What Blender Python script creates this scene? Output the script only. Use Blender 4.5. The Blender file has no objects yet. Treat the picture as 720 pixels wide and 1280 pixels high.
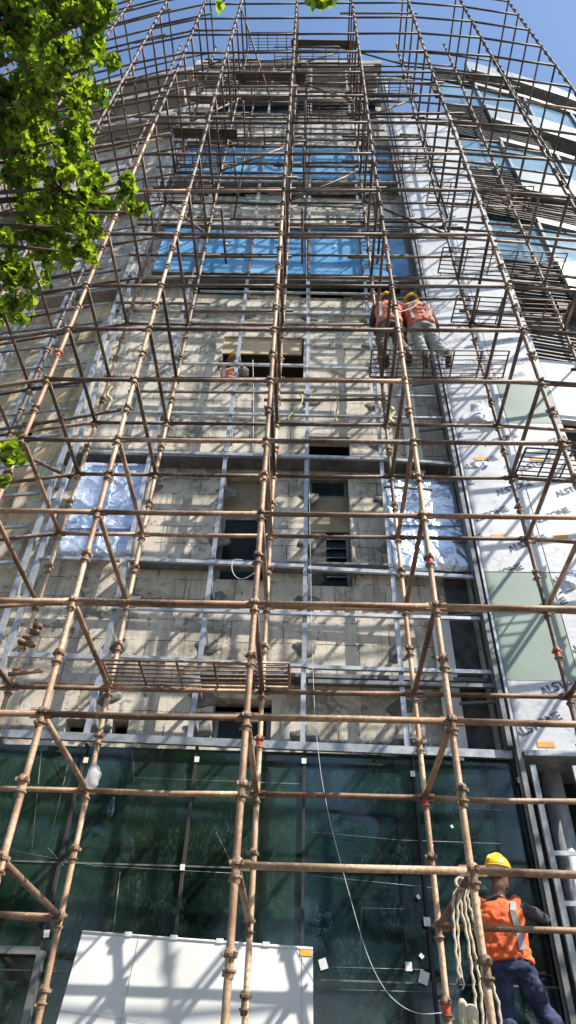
import bpy, bmesh, math, random
from mathutils import Vector, Matrix, noise
random.seed(7)
sc = bpy.context.scene
COL = sc.collection
CAMH = 1.6
# ------------------------------------------------------------------ camera
F_PX = 879.25
YAW, PITCH, ROLL = math.radians(-2.08), math.radians(42.22), math.radians(2.03)
def cam_axes():
    cy, sy = math.cos(YAW), math.sin(YAW); ct, st = math.cos(PITCH), math.sin(PITCH)
    f = Vector((sy*ct, cy*ct, st)); r = Vector((cy, -sy, 0)); u = r.cross(f)
    cr, sr = math.cos(ROLL), math.sin(ROLL)
    return cr*r+sr*u, -sr*r+cr*u, f
CR, CU, CF = cam_axes()
cam = bpy.data.cameras.new('camera'); camo = bpy.data.objects.new('camera', cam); COL.objects.link(camo)
M = Matrix((CR, CU, -CF)).transposed().to_4x4(); M.translation = Vector((0, 0, CAMH))
camo.matrix_world = M
cam.sensor_fit = 'VERTICAL'; cam.sensor_height = 24; cam.lens = 24*F_PX/1280
cam.clip_start = .05; cam.clip_end = 3000
sc.camera = camo
def ray(px, py):
    return (CF + CR*((px-360)/F_PX) - CU*((py-640)/F_PX))
def at(px, py, D, k=0.0, x0=0.0):
    """point of the sight line on the vertical plane y = D + k*(x-x0)"""
    d = ray(px, py); t = (D-k*x0)/(d.y-k*d.x)
    return Vector((d.x*t, d.y*t, d.z*t+CAMH))
def along(px, py, dist):
    return ray(px, py).normalized()*dist+Vector((0, 0, CAMH))
# ------------------------------------------------------------------ materials
def newmat(name):
    m = bpy.data.materials.new(name); m.use_nodes = True
    n = m.node_tree; return m, n.nodes, n.links, n.nodes['Principled BSDF']
def N(nodes, t, **kw):
    o = nodes.new(t)
    for k, v in kw.items():
        if k in o.inputs: o.inputs[k].default_value = v
        else: setattr(o, k, v)
    return o
def coords(nodes, links, scale=(1, 1, 1), rnd=0.0, obj=True):
    tc = nodes.new('ShaderNodeTexCoord')
    geo = nodes.new('ShaderNodeNewGeometry')
    mp = nodes.new('ShaderNodeMapping'); mp.inputs['Scale'].default_value = scale
    links.new(geo.outputs['Position'], mp.inputs['Vector'])
    return mp.outputs['Vector']
def ramp(nodes, links, fac, stops, interp='LINEAR'):
    r = nodes.new('ShaderNodeValToRGB'); cr = r.color_ramp; cr.interpolation = interp
    while len(cr.elements) < len(stops): cr.elements.new(.5)
    for e, (p, c) in zip(cr.elements, stops):
        e.position = p; e.color = (c[0], c[1], c[2], 1) if not isinstance(c, (int, float)) else (c, c, c, 1)
    links.new(fac, r.inputs['Fac']); return r.outputs['Color']
def mix(nodes, links, fac, a, b, mode='MIX'):
    m = nodes.new('ShaderNodeMix'); m.data_type = 'RGBA'; m.blend_type = mode
    for sock, v in ((m.inputs[0], fac), (m.inputs[6], a), (m.inputs[7], b)):
        if isinstance(v, bpy.types.NodeSocket): links.new(v, sock)
        elif isinstance(v, (int, float)): sock.default_value = v
        else: sock.default_value = (v[0], v[1], v[2], 1)
    return m.outputs[2]
def bump(nodes, links, b, h, strength=.3, dist=.01):
    n = nodes.new('ShaderNodeBump'); n.inputs['Strength'].default_value = strength; n.inputs['Distance'].default_value = dist
    links.new(h, n.inputs['Height']); links.new(n.outputs['Normal'], b.inputs['Normal'])
def noisy(name, c1, c2, scale=4, rough=.8, metal=0, sc3=(1, 1, 1), bmp=.2, c3=None, detail=6, lo=.35, hi=.65, objvar=0.0):
    m, nd, lk, b = newmat(name)
    v = coords(nd, lk, sc3)
    n = N(nd, 'ShaderNodeTexNoise', Scale=scale, Detail=detail, Roughness=.65); lk.new(v, n.inputs['Vector'])
    st = [(lo, c1), (hi, c2)]
    if c3: st = [(lo, c1), ((lo+hi)/2, c2), (hi, c3)]
    col = ramp(nd, lk, n.outputs['Fac'], st)
    if objvar:
        oi = nd.new('ShaderNodeObjectInfo')
        g = ramp(nd, lk, oi.outputs['Random'], [(0, 1-objvar), (1, 1+objvar*.4)])
        col = mix(nd, lk, 1.0, col, g, 'MULTIPLY')
    lk.new(col, b.inputs['Base Color'])
    b.inputs['Roughness'].default_value = rough; b.inputs['Metallic'].default_value = metal
    if bmp: bump(nd, lk, b, n.outputs['Fac'], bmp)
    return m
# scaffold tube: dusty tan paint over rust
def tube_mat(name, dust, brown, rust, cut):
    m, nd, lk, b = newmat(name)
    v = coords(nd, lk)
    n1 = N(nd, 'ShaderNodeTexNoise', Scale=2.2, Detail=5, Roughness=.6); lk.new(v, n1.inputs['Vector'])
    n2 = N(nd, 'ShaderNodeTexNoise', Scale=38, Detail=5, Roughness=.7); lk.new(v, n2.inputs['Vector'])
    base = ramp(nd, lk, n1.outputs['Fac'], [(cut-.12, rust), (cut, brown), (cut+.14, dust)])
    spots = ramp(nd, lk, n2.outputs['Fac'], [(.50, 0.0), (.62, 1.0)])
    col = mix(nd, lk, spots, base, brown)
    chips = ramp(nd, lk, n2.outputs['Fac'], [(.33, 1.0), (.39, 0.0)])
    col = mix(nd, lk, chips, col, (.70, .64, .55))
    oi = nd.new('ShaderNodeObjectInfo')
    g = ramp(nd, lk, oi.outputs['Random'], [(0, (.50, .46, .44)), (.35, (.95, .88, .82)), (.7, (1.1, 1.1, 1.1)), (1, (1.35, 1.30, 1.2))])
    col = mix(nd, lk, 1.0, col, g, 'MULTIPLY')
    lk.new(col, b.inputs['Base Color']); b.inputs['Roughness'].default_value = .62
    b.inputs['Metallic'].default_value = .15
    bump(nd, lk, b, n2.outputs['Fac'], .35, .004)
    return m
MT = {}
MT['standard'] = tube_mat('standard_paint', (.57, .42, .29), (.37, .225, .14), (.17, .10, .06), .43)
MT['ledger'] = tube_mat('ledger_paint', (.51, .375, .255), (.29, .175, .112), (.12, .075, .048), .47)
MT['dark_tube'] = tube_mat('dark_brown_tube', (.20, .15, .12), (.11, .08, .065), (.05, .038, .032), .48)
MT['darker_tube'] = tube_mat('darker_tube', (.24, .18, .145), (.12, .082, .063), (.05, .035, .03), .48)  # darker tube colour, mostly for the upper lifts and right-hand standards
MT['cup'] = noisy('cup_steel', (.12, .07, .045), (.44, .30, .19), 22, .7, .2, objvar=.4)
MT['red'] = noisy('red_paint', (.45, .03, .02), (.6, .08, .05), 20, .6)
MT['alu'] = noisy('galvanised_channel', (.36, .37, .39), (.60, .61, .62), 9, .42, .55, bmp=.08, objvar=.25)
MT['alu_dark'] = noisy('dull_steel', (.12, .125, .13), (.25, .255, .26), 7, .55, .3, objvar=.2)
MT['dark'] = noisy('dark_recess', (.018, .018, .02), (.04, .04, .042), 3, .8)
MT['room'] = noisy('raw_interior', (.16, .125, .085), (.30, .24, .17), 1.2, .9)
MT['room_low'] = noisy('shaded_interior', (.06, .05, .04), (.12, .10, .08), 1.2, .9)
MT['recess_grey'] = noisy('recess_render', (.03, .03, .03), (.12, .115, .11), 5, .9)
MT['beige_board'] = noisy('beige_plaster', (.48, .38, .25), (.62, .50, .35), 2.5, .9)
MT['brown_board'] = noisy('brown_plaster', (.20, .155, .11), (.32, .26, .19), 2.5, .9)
MT['plank'] = noisy('old_plank', (.05, .045, .04), (.12, .10, .085), 5, .85, sc3=(.3, 6, 6), bmp=.3)
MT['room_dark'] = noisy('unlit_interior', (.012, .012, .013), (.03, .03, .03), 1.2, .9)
MT['cement'] = noisy('cement_patch', (.10, .10, .10), (.24, .235, .22), 12, .9, bmp=.5)
MT['slab'] = noisy('slab_concrete', (.22, .21, .19), (.42, .40, .37), 3, .9, bmp=.3)
MT['white_panel'] = noisy('white_sheet', (.60, .60, .59), (.70, .70, .69), 2, .55, bmp=.03)
MT['spandrel'] = noisy('white_spandrel', (.26, .30, .30), (.35, .39, .385), .6, .28, bmp=.02)
MT['green_panel'] = noisy('green_panel', (.23, .29, .245), (.31, .37, .315), .9, .45, bmp=.02)
MT['ink'] = noisy('print_ink', (.03, .035, .06), (.10, .11, .16), 30, .6, bmp=0)
MT['ink_pale'] = noisy('pale_ink', (.30, .31, .36), (.45, .46, .50), 30, .6, bmp=0)
MT['orange_label'] = noisy('orange_label', (.75, .30, .03), (.85, .42, .06), 10, .5, bmp=0)
MT['paper'] = noisy('paper', (.65, .66, .64), (.8, .8, .78), 30, .7, bmp=0)
MT['rope'] = noisy('rope_fibre', (.42, .35, .24), (.66, .58, .44), 60, .9, bmp=.6)
MT['yellow_rag'] = noisy('yellow_webbing', (.42, .33, .14), (.62, .52, .27), 25, .8)
MT['wire'] = noisy('wire_sheath', (.6, .6, .58), (.75, .75, .73), 10, .5, bmp=0)
MT['net'] = noisy('green_net', (.02, .30, .20), (.06, .48, .34), 8, .7)
MT['bark'] = noisy('bark', (.05, .035, .025), (.16, .12, .085), 14, .9, sc3=(1, 1, .25), bmp=.6)
MT['skin'] = noisy('skin', (.16, .075, .045), (.21, .10, .06), 8, .5, bmp=.03)
MT['helmet'] = noisy('yellow_helmet', (.80, .50, .02), (.88, .60, .04), 5, .32, bmp=.02)
MT['vest'] = noisy('orange_vest', (.40, .08, .035), (.72, .12, .03), 9, .8, bmp=.5, c3=(.78, .17, .05), lo=.28, hi=.6)
MT['vest_pink'] = noisy('faded_orange_vest', (.35, .12, .08), (.66, .18, .11), 9, .8, bmp=.5, c3=(.78, .30, .20), lo=.3, hi=.62)
MT['strip'] = noisy('reflective_strip', (.38, .38, .36), (.55, .55, .52), 20, .35, .2, bmp=.05)
MT['shirt'] = noisy('dark_shirt', (.02, .02, .022), (.07, .07, .075), 14, .85, bmp=.3)
MT['jeans'] = noisy('blue_jeans', (.012, .018, .05), (.028, .042, .11), 5, .85, bmp=.4, c3=(.06, .08, .15), lo=.3, hi=.75)
MT['grey_trousers'] = noisy('grey_trousers', (.26, .26, .25), (.42, .42, .40), 8, .85, bmp=.3)
MT['brown_trousers'] = noisy('brown_trousers', (.07, .055, .04), (.15, .12, .09), 8, .85, bmp=.3)
MT['boot'] = noisy('boot', (.05, .04, .03), (.12, .10, .08), 12, .7)
MT['belt'] = noisy('belt', (.28, .27, .25), (.4, .4, .37), 12, .6)
MT['asphalt'] = noisy('paved_yard', (.06, .057, .052), (.13, .12, .11), 2, .9)
# block wall
def block_mat(name, c1, c2, mortar, bw=.65, bh=.31, stain=.5):
    m, nd, lk, b = newmat(name)
    geo = nd.new('ShaderNodeNewGeometry'); sp = nd.new('ShaderNodeSeparateXYZ'); cb = nd.new('ShaderNodeCombineXYZ')
    lk.new(geo.outputs['Position'], sp.inputs[0])
    dn = N(nd, 'ShaderNodeTexNoise', Scale=5, Detail=3); lk.new(geo.outputs['Position'], dn.inputs['Vector'])
    wob = nd.new('ShaderNodeMath'); wob.operation = 'MULTIPLY_ADD'; wob.inputs[1].default_value = .03; lk.new(dn.outputs['Fac'], wob.inputs[0]); lk.new(sp.outputs['Z'], wob.inputs[2])
    lk.new(sp.outputs['X'], cb.inputs[0]); lk.new(wob.outputs[0], cb.inputs[1])
    br = nd.new('ShaderNodeTexBrick'); br.offset = .42; lk.new(cb.outputs[0], br.inputs['Vector'])
    br.inputs['Scale'].default_value = 1; br.inputs['Brick Width'].default_value = bw; br.inputs['Row Height'].default_value = bh
    br.inputs['Mortar Size'].default_value = .007; br.inputs['Mortar Smooth'].default_value = .4; br.inputs['Bias'].default_value = -.1
    br.inputs['Color1'].default_value = (*c1, 1); br.inputs['Color2'].default_value = (*c2, 1); br.inputs['Mortar'].default_value = (*mortar, 1)
    n1 = N(nd, 'ShaderNodeTexNoise', Scale=1.3, Detail=7, Roughness=.7); lk.new(geo.outputs['Position'], n1.inputs['Vector'])
    st = ramp(nd, lk, n1.outputs['Fac'], [(.34, 1-stain*1.25), (.56, 1.0)])
    col = mix(nd, lk, 1.0, br.outputs['Color'], st, 'MULTIPLY')
    n2 = N(nd, 'ShaderNodeTexNoise', Scale=2.6, Detail=6, Roughness=.75); mp = nd.new('ShaderNodeMapping'); mp.inputs['Location'].default_value = (9, 3, 1)
    lk.new(geo.outputs['Position'], mp.inputs['Vector']); lk.new(mp.outputs[0], n2.inputs['Vector'])
    pl = ramp(nd, lk, n2.outputs['Fac'], [(.50, 0.0), (.535, 1.0)])
    pm = N(nd, 'ShaderNodeMath', operation='MULTIPLY'); pm.inputs[1].default_value = .9; lk.new(pl, pm.inputs[0])
    col = mix(nd, lk, pm.outputs[0], col, (.63, .57, .485))
    n3 = N(nd, 'ShaderNodeTexNoise', Scale=9, Detail=5, Roughness=.7); lk.new(geo.outputs['Position'], n3.inputs['Vector'])
    dk = ramp(nd, lk, n3.outputs['Fac'], [(.32, .30), (.39, .95), (.62, 1.0)])
    col = mix(nd, lk, 1.0, col, dk, 'MULTIPLY')
    mp3 = nd.new('ShaderNodeMapping'); mp3.inputs['Scale'].default_value = (7, 1, .55); lk.new(geo.outputs['Position'], mp3.inputs['Vector'])
    n6 = N(nd, 'ShaderNodeTexNoise', Scale=1.2, Detail=5, Roughness=.7); lk.new(mp3.outputs[0], n6.inputs['Vector'])
    dr = ramp(nd, lk, n6.outputs['Fac'], [(.36, .55), (.47, 1.0)]); col = mix(nd, lk, .8, col, dr, 'MULTIPLY')
    lk.new(col, b.inputs['Base Color']); b.inputs['Roughness'].default_value = .92
    hm = nd.new('ShaderNodeMath'); hm.operation = 'MULTIPLY_ADD'; hm.inputs[1].default_value = -1.2
    iv = N(nd, 'ShaderNodeMath', operation='SUBTRACT'); iv.inputs[0].default_value = 1.0; lk.new(pl, iv.inputs[1]); mm = N(nd, 'ShaderNodeMath', operation='MULTIPLY'); lk.new(br.outputs['Fac'], mm.inputs[0]); lk.new(iv.outputs[0], mm.inputs[1])
    lk.new(mm.outputs[0], hm.inputs[0]); lk.new(n3.outputs['Fac'], hm.inputs[2])
    bump(nd, lk, b, hm.outputs[0], .7, .012)
    return m
MT['block'] = block_mat('aerated_block', (.67, .60, .50), (.43, .385, .325), (.17, .15, .13))
MT['warm_block'] = block_mat('warm_rendered_block', (.72, .54, .33), (.56, .41, .25), (.38, .29, .19), bw=1.1, bh=.5, stain=.4)
MT['pale_block'] = block_mat('grey_white_block', (.52, .49, .45), (.38, .36, .33), (.22, .21, .19), bw=.9, bh=.6, stain=.3)
# film-covered dark green glass
def film_glass(name, c1, c2, scratch, rough=.12, cov=.4, stains=True, spec=.5):
    m, nd, lk, b = newmat(name)
    geo = nd.new('ShaderNodeNewGeometry')
    n1 = N(nd, 'ShaderNodeTexNoise', Scale=.9, Detail=4, Roughness=.6); lk.new(geo.outputs['Position'], n1.inputs['Vector'])
    col = ramp(nd, lk, n1.outputs['Fac'], [(.38, c1), (.62, c2)])
    mp = nd.new('ShaderNodeMapping'); mp.inputs['Scale'].default_value = (11, 1, 5); mp.inputs['Rotation'].default_value = (0, .12, 0); lk.new(geo.outputs['Position'], mp.inputs['Vector'])
    n2 = N(nd, 'ShaderNodeTexNoise', Scale=2.4, Detail=9, Roughness=.85, Distortion=.8); lk.new(mp.outputs[0], n2.inputs['Vector'])
    n4 = N(nd, 'ShaderNodeTexNoise', Scale=2.2, Detail=4, Roughness=.6); lk.new(geo.outputs['Position'], n4.inputs['Vector'])
    s = ramp(nd, lk, n2.outputs['Fac'], [(.50, 0.0), (.60, 1.0)])
    s4 = ramp(nd, lk, n4.outputs['Fac'], [(.42, 0.0), (.64, 1.0)])
    sm = N(nd, 'ShaderNodeMath', operation='MULTIPLY'); lk.new(s, sm.inputs[0]); lk.new(s4, sm.inputs[1])
    sm2 = N(nd, 'ShaderNodeMath', operation='MULTIPLY'); sm2.inputs[1].default_value = cov; lk.new(sm.outputs[0], sm2.inputs[0])
    col = mix(nd, lk, sm2.outputs[0], col, scratch)
    if stains:
        vo = N(nd, 'ShaderNodeTexNoise', Scale=28, Detail=3, Roughness=.6); lk.new(geo.outputs['Position'], vo.inputs['Vector'])
        d = ramp(nd, lk, vo.outputs['Fac'], [(.735, 0.0), (.76, .5)])
        col = mix(nd, lk, d, col, (.35, .42, .40))
    lk.new(col, b.inputs['Base Color'])
    rr = ramp(nd, lk, n4.outputs['Fac'], [(.35, rough), (.65, rough+.14)]); lk.new(rr, b.inputs['Roughness'])
    b.inputs['Specular IOR Level'].default_value = spec
    n5 = N(nd, 'ShaderNodeTexNoise', Scale=3.5, Detail=4, Roughness=.6); lk.new(geo.outputs['Position'], n5.inputs['Vector'])
    bump(nd, lk, b, n5.outputs['Fac'], .07, .012)
    return m
MT['film'] = film_glass('green_filmed_glass', (.003, .009, .007), (.018, .042, .033), (.07, .12, .10), rough=.02, cov=.6, spec=.75)
MT['film_blue'] = film_glass('teal_filmed_glass', (.002, .008, .010), (.011, .030, .036), (.065, .115, .12), rough=.02, cov=.55, spec=.75)
MT['blue_film'] = film_glass('blue_protective_film', (.08, .27, .52), (.20, .46, .72), (.45, .62, .80), rough=.05, cov=.5, stains=False, spec=.6)
MT['sky_glass'] = film_glass('pale_window_glass', (.07, .17, .25), (.14, .28, .36), (.30, .42, .48), rough=.04, cov=.2, stains=False, spec=.9)
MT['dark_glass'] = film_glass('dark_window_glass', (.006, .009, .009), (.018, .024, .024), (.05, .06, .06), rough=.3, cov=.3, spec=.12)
# printed white protective film
def acp_mat():
    m, nd, lk, b = newmat('protective_film')
    geo = nd.new('ShaderNodeNewGeometry')
    n = N(nd, 'ShaderNodeTexNoise', Scale=1.1, Detail=4); lk.new(geo.outputs['Position'], n.inputs['Vector'])
    cc = ramp(nd, lk, n.outputs['Fac'], [(.35, (.54, .55, .58)), (.6, (.68, .685, .70))])
    nn_ = N(nd, 'ShaderNodeTexNoise', Scale=6, Detail=8, Roughness=.8); lk.new(geo.outputs['Position'], nn_.inputs['Vector'])
    cc = mix(nd, lk, .8, cc, ramp(nd, lk, nn_.outputs['Fac'], [(.34, (.55, .52, .48)), (.46, (1, 1, 1))]), 'MULTIPLY'); lk.new(cc, b.inputs['Base Color'])
    b.inputs['Roughness'].default_value = .38
    mp = nd.new('ShaderNodeMapping'); mp.inputs['Scale'].default_value = (2.5, 1, 6); mp.inputs['Rotation'].default_value = (0, .5, 0); lk.new(geo.outputs['Position'], mp.inputs['Vector'])
    n2 = N(nd, 'ShaderNodeTexNoise', Scale=1.6, Detail=5, Roughness=.7); lk.new(mp.outputs[0], n2.inputs['Vector'])
    bump(nd, lk, b, n2.outputs['Fac'], .3, .02)
    return m
MT['acp'] = acp_mat()
def foil_mat(name, c, metal=.85):
    m, nd, lk, b = newmat(name)
    geo = nd.new('ShaderNodeNewGeometry')
    vo = nd.new('ShaderNodeTexVoronoi'); vo.inputs['Scale'].default_value = 4.6; lk.new(geo.outputs['Position'], vo.inputs['Vector'])
    n2 = N(nd, 'ShaderNodeTexNoise', Scale=5, Detail=3, Roughness=.5, Distortion=1.2); lk.new(geo.outputs['Position'], n2.inputs['Vector'])
    a = nd.new('ShaderNodeMath'); a.operation = 'ADD'; lk.new(vo.outputs['Distance'], a.inputs[0]); lk.new(n2.outputs['Fac'], a.inputs[1])
    b.inputs['Base Color'].default_value = (*c, 1); b.inputs['Metallic'].default_value = metal; b.inputs['Roughness'].default_value = .40
    bump(nd, lk, b, a.outputs[0], .55, .09)
    return m
MT['foil'] = foil_mat('silver_foil', (.72, .76, .84))
MT['foil_blue'] = foil_mat('bluish_foil', (.62, .69, .84), .7)
def leaf_mat(name, c1, c2, tl=.42):
    m, nd, lk, b = newmat(name)
    geo = nd.new('ShaderNodeNewGeometry')
    col = ramp(nd, lk, geo.outputs['Random Per Island'], [(0, c1), (1, c2)])
    lk.new(col, b.inputs['Base Color']); b.inputs['Roughness'].default_value = .42
    tr = nd.new('ShaderNodeBsdfTranslucent')
    c = mix(nd, lk, 1.0, col, (3.0, 2.9, .8), 'MULTIPLY'); lk.new(c, tr.inputs['Color'])
    mx = nd.new('ShaderNodeMixShader'); mx.inputs[0].default_value = tl
    lk.new(b.outputs[0], mx.inputs[1]); lk.new(tr.outputs[0], mx.inputs[2])
    lk.new(mx.outputs[0], nd['Material Output'].inputs['Surface'])
    return m
MT['leaf'] = leaf_mat('leaf', (.02, .055, .01), (.22, .30, .035))
MT['leaf_far'] = leaf_mat('leaf_far', (.04, .09, .018), (.10, .18, .04), .45)
def bag_mat():
    m, nd, lk, b = newmat('thin_plastic')
    b.inputs['Base Color'].default_value = (.85, .84, .86, 1); b.inputs['Roughness'].default_value = .25
    tr = nd.new('ShaderNodeBsdfTranslucent'); tr.inputs['Color'].default_value = (.85, .85, .88, 1)
    t2 = nd.new('ShaderNodeBsdfTransparent')
    mx = nd.new('ShaderNodeMixShader'); mx.inputs[0].default_value = .5; lk.new(b.outputs[0], mx.inputs[1]); lk.new(tr.outputs[0], mx.inputs[2])
    m2 = nd.new('ShaderNodeMixShader'); m2.inputs[0].default_value = .25; lk.new(mx.outputs[0], m2.inputs[1]); lk.new(t2.outputs[0], m2.inputs[2])
    lk.new(m2.outputs[0], nd['Material Output'].inputs['Surface']); return m
MT['bag'] = bag_mat()
# ------------------------------------------------------------------ mesh builder
class MB:
    def __init__(s): s.v = []; s.f = []; s.sm = []
    def quad(s, a, b, c, d):
        i = len(s.v); s.v += [Vector(a), Vector(b), Vector(c), Vector(d)]; s.f.append((i, i+1, i+2, i+3)); s.sm.append(False); return s
    def hexa(s, p):   # p: 8 corners, bottom 4 ccw then top 4
        i = len(s.v); s.v += [Vector(q) for q in p]
        for f in ((3, 2, 1, 0), (4, 5, 6, 7), (0, 1, 5, 4), (1, 2, 6, 5), (2, 3, 7, 6), (3, 0, 4, 7)):
            s.f.append(tuple(i+k for k in f)); s.sm.append(False)
        return s
    def box(s, x0, x1, y0, y1, z0, z1):
        return s.hexa([(x0, y0, z0), (x1, y0, z0), (x1, y1, z0), (x0, y1, z0), (x0, y0, z1), (x1, y0, z1), (x1, y1, z1), (x0, y1, z1)])
    def bar(s, a, b, w, d, up=None):   # rectangular bar from a to b, w across, d along 'up'
        a, b = Vector(a), Vector(b); t = (b-a).normalized(); up = Vector(up or (0, 1, 0))
        if abs(t.dot(up)) > .98: up = Vector((1, 0, 0))
        n = t.cross(up).normalized(); u = n.cross(t).normalized()
        c = [(-1, -1), (1, -1), (1, 1), (-1, 1)]
        i = len(s.v)
        for p in (a, b):
            for x, y in c: s.v.append(p+n*(x*w/2)+u*(y*d/2))
        for f in ((3, 2, 1, 0), (4, 5, 6, 7), (0, 1, 5, 4), (1, 2, 6, 5), (2, 3, 7, 6), (3, 0, 4, 7)):
            s.f.append(tuple(i+k for k in f)); s.sm.append(False)
        return s
    def path(s, pts, r, n=8, cap=True):
        pts = [Vector(p) for p in pts]; rs = r if isinstance(r, (list, tuple)) else [r]*len(pts)
        i0 = len(s.v); ref = None
        for k, p in enumerate(pts):
            t = (pts[min(k+1, len(pts)-1)]-pts[max(k-1, 0)])
            t = t.normalized() if t.length > 1e-9 else Vector((0, 0, 1))
            if ref is None: ref = t.orthogonal().normalized()
            ref = (ref-t*ref.dot(t)); ref = ref.normalized() if ref.length > 1e-6 else t.orthogonal().normalized()
            bn = t.cross(ref)
            for q in range(n):
                a = 2*math.pi*q/n; s.v.append(p+(ref*math.cos(a)+bn*math.sin(a))*rs[k])
        for k in range(len(pts)-1):
            for q in range(n):
                a = i0+k*n+q; b = i0+k*n+(q+1) % n
                s.f.append((a, b, b+n, a+n)); s.sm.append(True)
        if cap:
            s.f.append(tuple(i0+n-1-q for q in range(n))); s.sm.append(False)
            s.f.append(tuple(i0+(len(pts)-1)*n+q for q in range(n))); s.sm.append(False)
        return s
    def lathe(s, prof, c, n=10):   # prof (r,z)
        c = Vector(c); i0 = len(s.v)
        for r, z in prof:
            for q in range(n):
                a = 2*math.pi*q/n; s.v.append(c+Vector((r*math.cos(a), r*math.sin(a), z)))
        for k in range(len(prof)-1):
            for q in range(n):
                a = i0+k*n+q; b = i0+k*n+(q+1) % n; s.f.append((a, b, b+n, a+n)); s.sm.append(True)
        s.f.append(tuple(i0+n-1-q for q in range(n))); s.sm.append(False)
        s.f.append(tuple(i0+(len(prof)-1)*n+q for q in range(n))); s.sm.append(False)
        return s
    def rings(s, rings):  # list of rings (equal count), closed with caps
        n = len(rings[0]); i0 = len(s.v)
        for r in rings: s.v += [Vector(p) for p in r]
        for k in range(len(rings)-1):
            for q in range(n):
                a = i0+k*n+q; b = i0+k*n+(q+1) % n; s.f.append((a, b, b+n, a+n)); s.sm.append(True)
        s.f.append(tuple(i0+n-1-q for q in range(n))); s.sm.append(True)
        s.f.append(tuple(i0+(len(rings)-1)*n+q for q in range(n))); s.sm.append(True)
        return s
    def mesh(s, name):
        me = bpy.data.meshes.new(name); me.from_pydata([tuple(v) for v in s.v], [], s.f)
        me.polygons.foreach_set('use_smooth', s.sm); me.update(); return me
    def build(s, name, mat, parent=None, origin=None):
        if origin is None:
            if parent is not None: origin = Vector((0, 0, 0))
            else:
                n = max(1, len(s.v)); origin = Vector((sum(v.x for v in s.v)/n, sum(v.y for v in s.v)/n, min(v.z for v in s.v)))
        o0 = Vector(origin)
        if parent is not None: off = world_loc(parent)
        else: off = Vector((0, 0, 0))
        base = o0 if parent is None else off
        s.v = [v-base for v in s.v]
        me = s.mesh(name); me.materials.append(MT[mat])
        o = bpy.data.objects.new(name, me); COL.objects.link(o)
        if parent is not None: o.parent = parent
        else: o.location = o0
        return o
def world_loc(o):
    l = Vector((0, 0, 0))
    while o is not None: l += o.location; o = o.parent
    return l
def tag(o, label=None, cat=None, group=None, kind=None):
    if label: o['label'] = label
    if cat: o['category'] = cat
    if group: o['group'] = group
    if kind: o['kind'] = kind
    return o
def empty(name, loc, label, cat, group=None):
    o = bpy.data.objects.new(name, None); COL.objects.link(o); o.location = loc; o.empty_display_size = .2
    return tag(o, label, cat, group)
def inst(name, me, parent, loc, rot=None):
    o = bpy.data.objects.new(name, me); COL.objects.link(o); o.parent = parent; o.location = Vector(loc)-world_loc(parent)
    if rot: o.rotation_euler = rot
    return o
# ------------------------------------------------------------------ world and sun
w = bpy.data.worlds.new('World'); sc.world = w; w.use_nodes = True
SUN = Vector((1.7, -1.0, 2.15)).normalized()
el = math.asin(SUN.z); azi = math.atan2(SUN.x, SUN.y)
sky = w.node_tree.nodes.new('ShaderNodeTexSky'); sky.sky_type = 'NISHITA'; sky.sun_disc = False
sky.sun_elevation = el; sky.sun_rotation = azi; sky.air_density = 1.35; sky.dust_density = .6; sky.ozone_density = 3.5
bg = w.node_tree.nodes['Background']; bg.inputs['Strength'].default_value = .125
w.node_tree.links.new(sky.outputs[0], bg.inputs[0])
sl = bpy.data.lights.new('sun', 'SUN'); sl.energy = 5.0; sl.angle = math.radians(.5); sl.color = (1, .94, .84)
so = bpy.data.objects.new('sun', sl); COL.objects.link(so); so.rotation_euler = SUN.to_track_quat('Z', 'Y').to_euler(); so.location = (20, -20, 30)
sc.view_settings.view_transform = 'Standard'; sc.view_settings.look = 'None'; sc.view_settings.gamma = 1
sc.view_settings.exposure = .75
sc.cycles.max_bounces = 6
# ------------------------------------------------------------------ ground
tag(MB().box(-400, 400, -400, 400, -.3, 0).build('ground', 'asphalt', None, (0, 0, 0)), kind='structure')

# ================================================================== SCAFFOLD
Do, Di = 4.8, 6.29
XS = {1: -2.92, 2: -1.93, 3: -.42, 4: 1.065, 5: 2.56}
LV = [-1.17, -.67, .33]+[1.33+i for i in range(8)]+[9.75+1.45*i for i in range(12)]
LV = [h+CAMH for h in LV]      # index 2 is L0, 3 is L1 ...
def lev(n): return LV[n+2]     # lev(1) = L1
NL = len(LV)-2
TOPO, TOPI = LV[-1]+.9, 25.2+CAMH
# outer / inner plan positions
plan = {}
for k, x in XS.items(): plan[k] = (Vector((x, Do, 0)), Vector((x, Di, 0)))
def walk(p, ang, d): return p+Vector((math.cos(ang), math.sin(ang), 0))*d
o5, i5 = plan[5]
plan[6] = (walk(o5, .07, 1.5), walk(i5, .07, 1.5)); plan[7] = (walk(plan[6][0], .13, 1.5), walk(plan[6][1], .13, 1.5))
o1, i1 = plan[1]
plan[0] = (walk(o1, math.pi-.17, 1.25), walk(i1, math.pi-.17, 1.25))
plan[-1] = (walk(plan[0][0], math.pi-.20, 1.35), walk(plan[0][1], math.pi-.20, 1.35))
plan[-2] = (walk(plan[-1][0], math.pi-.24, 1.5), walk(plan[-1][1], math.pi-.24, 1.5))
plan[-3] = (walk(plan[-2][0], math.pi-.28, 1.5), walk(plan[-2][1], math.pi-.28, 1.5))
R_T = .0245
def cup_profile():
    return [(.026, -.130), (.033, -.100), (.042, -.096), (.042, -.084), (.030, -.083), (.026, -.08), (.026, -.024), (.041, -.022), (.043, -.006), (.034, .018), (.026, .026)]
cm = MB().lathe(cup_profile(), (0, 0, 0), 12)
for a in (.4, 2.5, 4.6): cm.bar((.036*math.cos(a), .036*math.sin(a), -.004), (.054*math.cos(a), .054*math.sin(a), -.012), .022, .024, (0, 0, 1))
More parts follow.
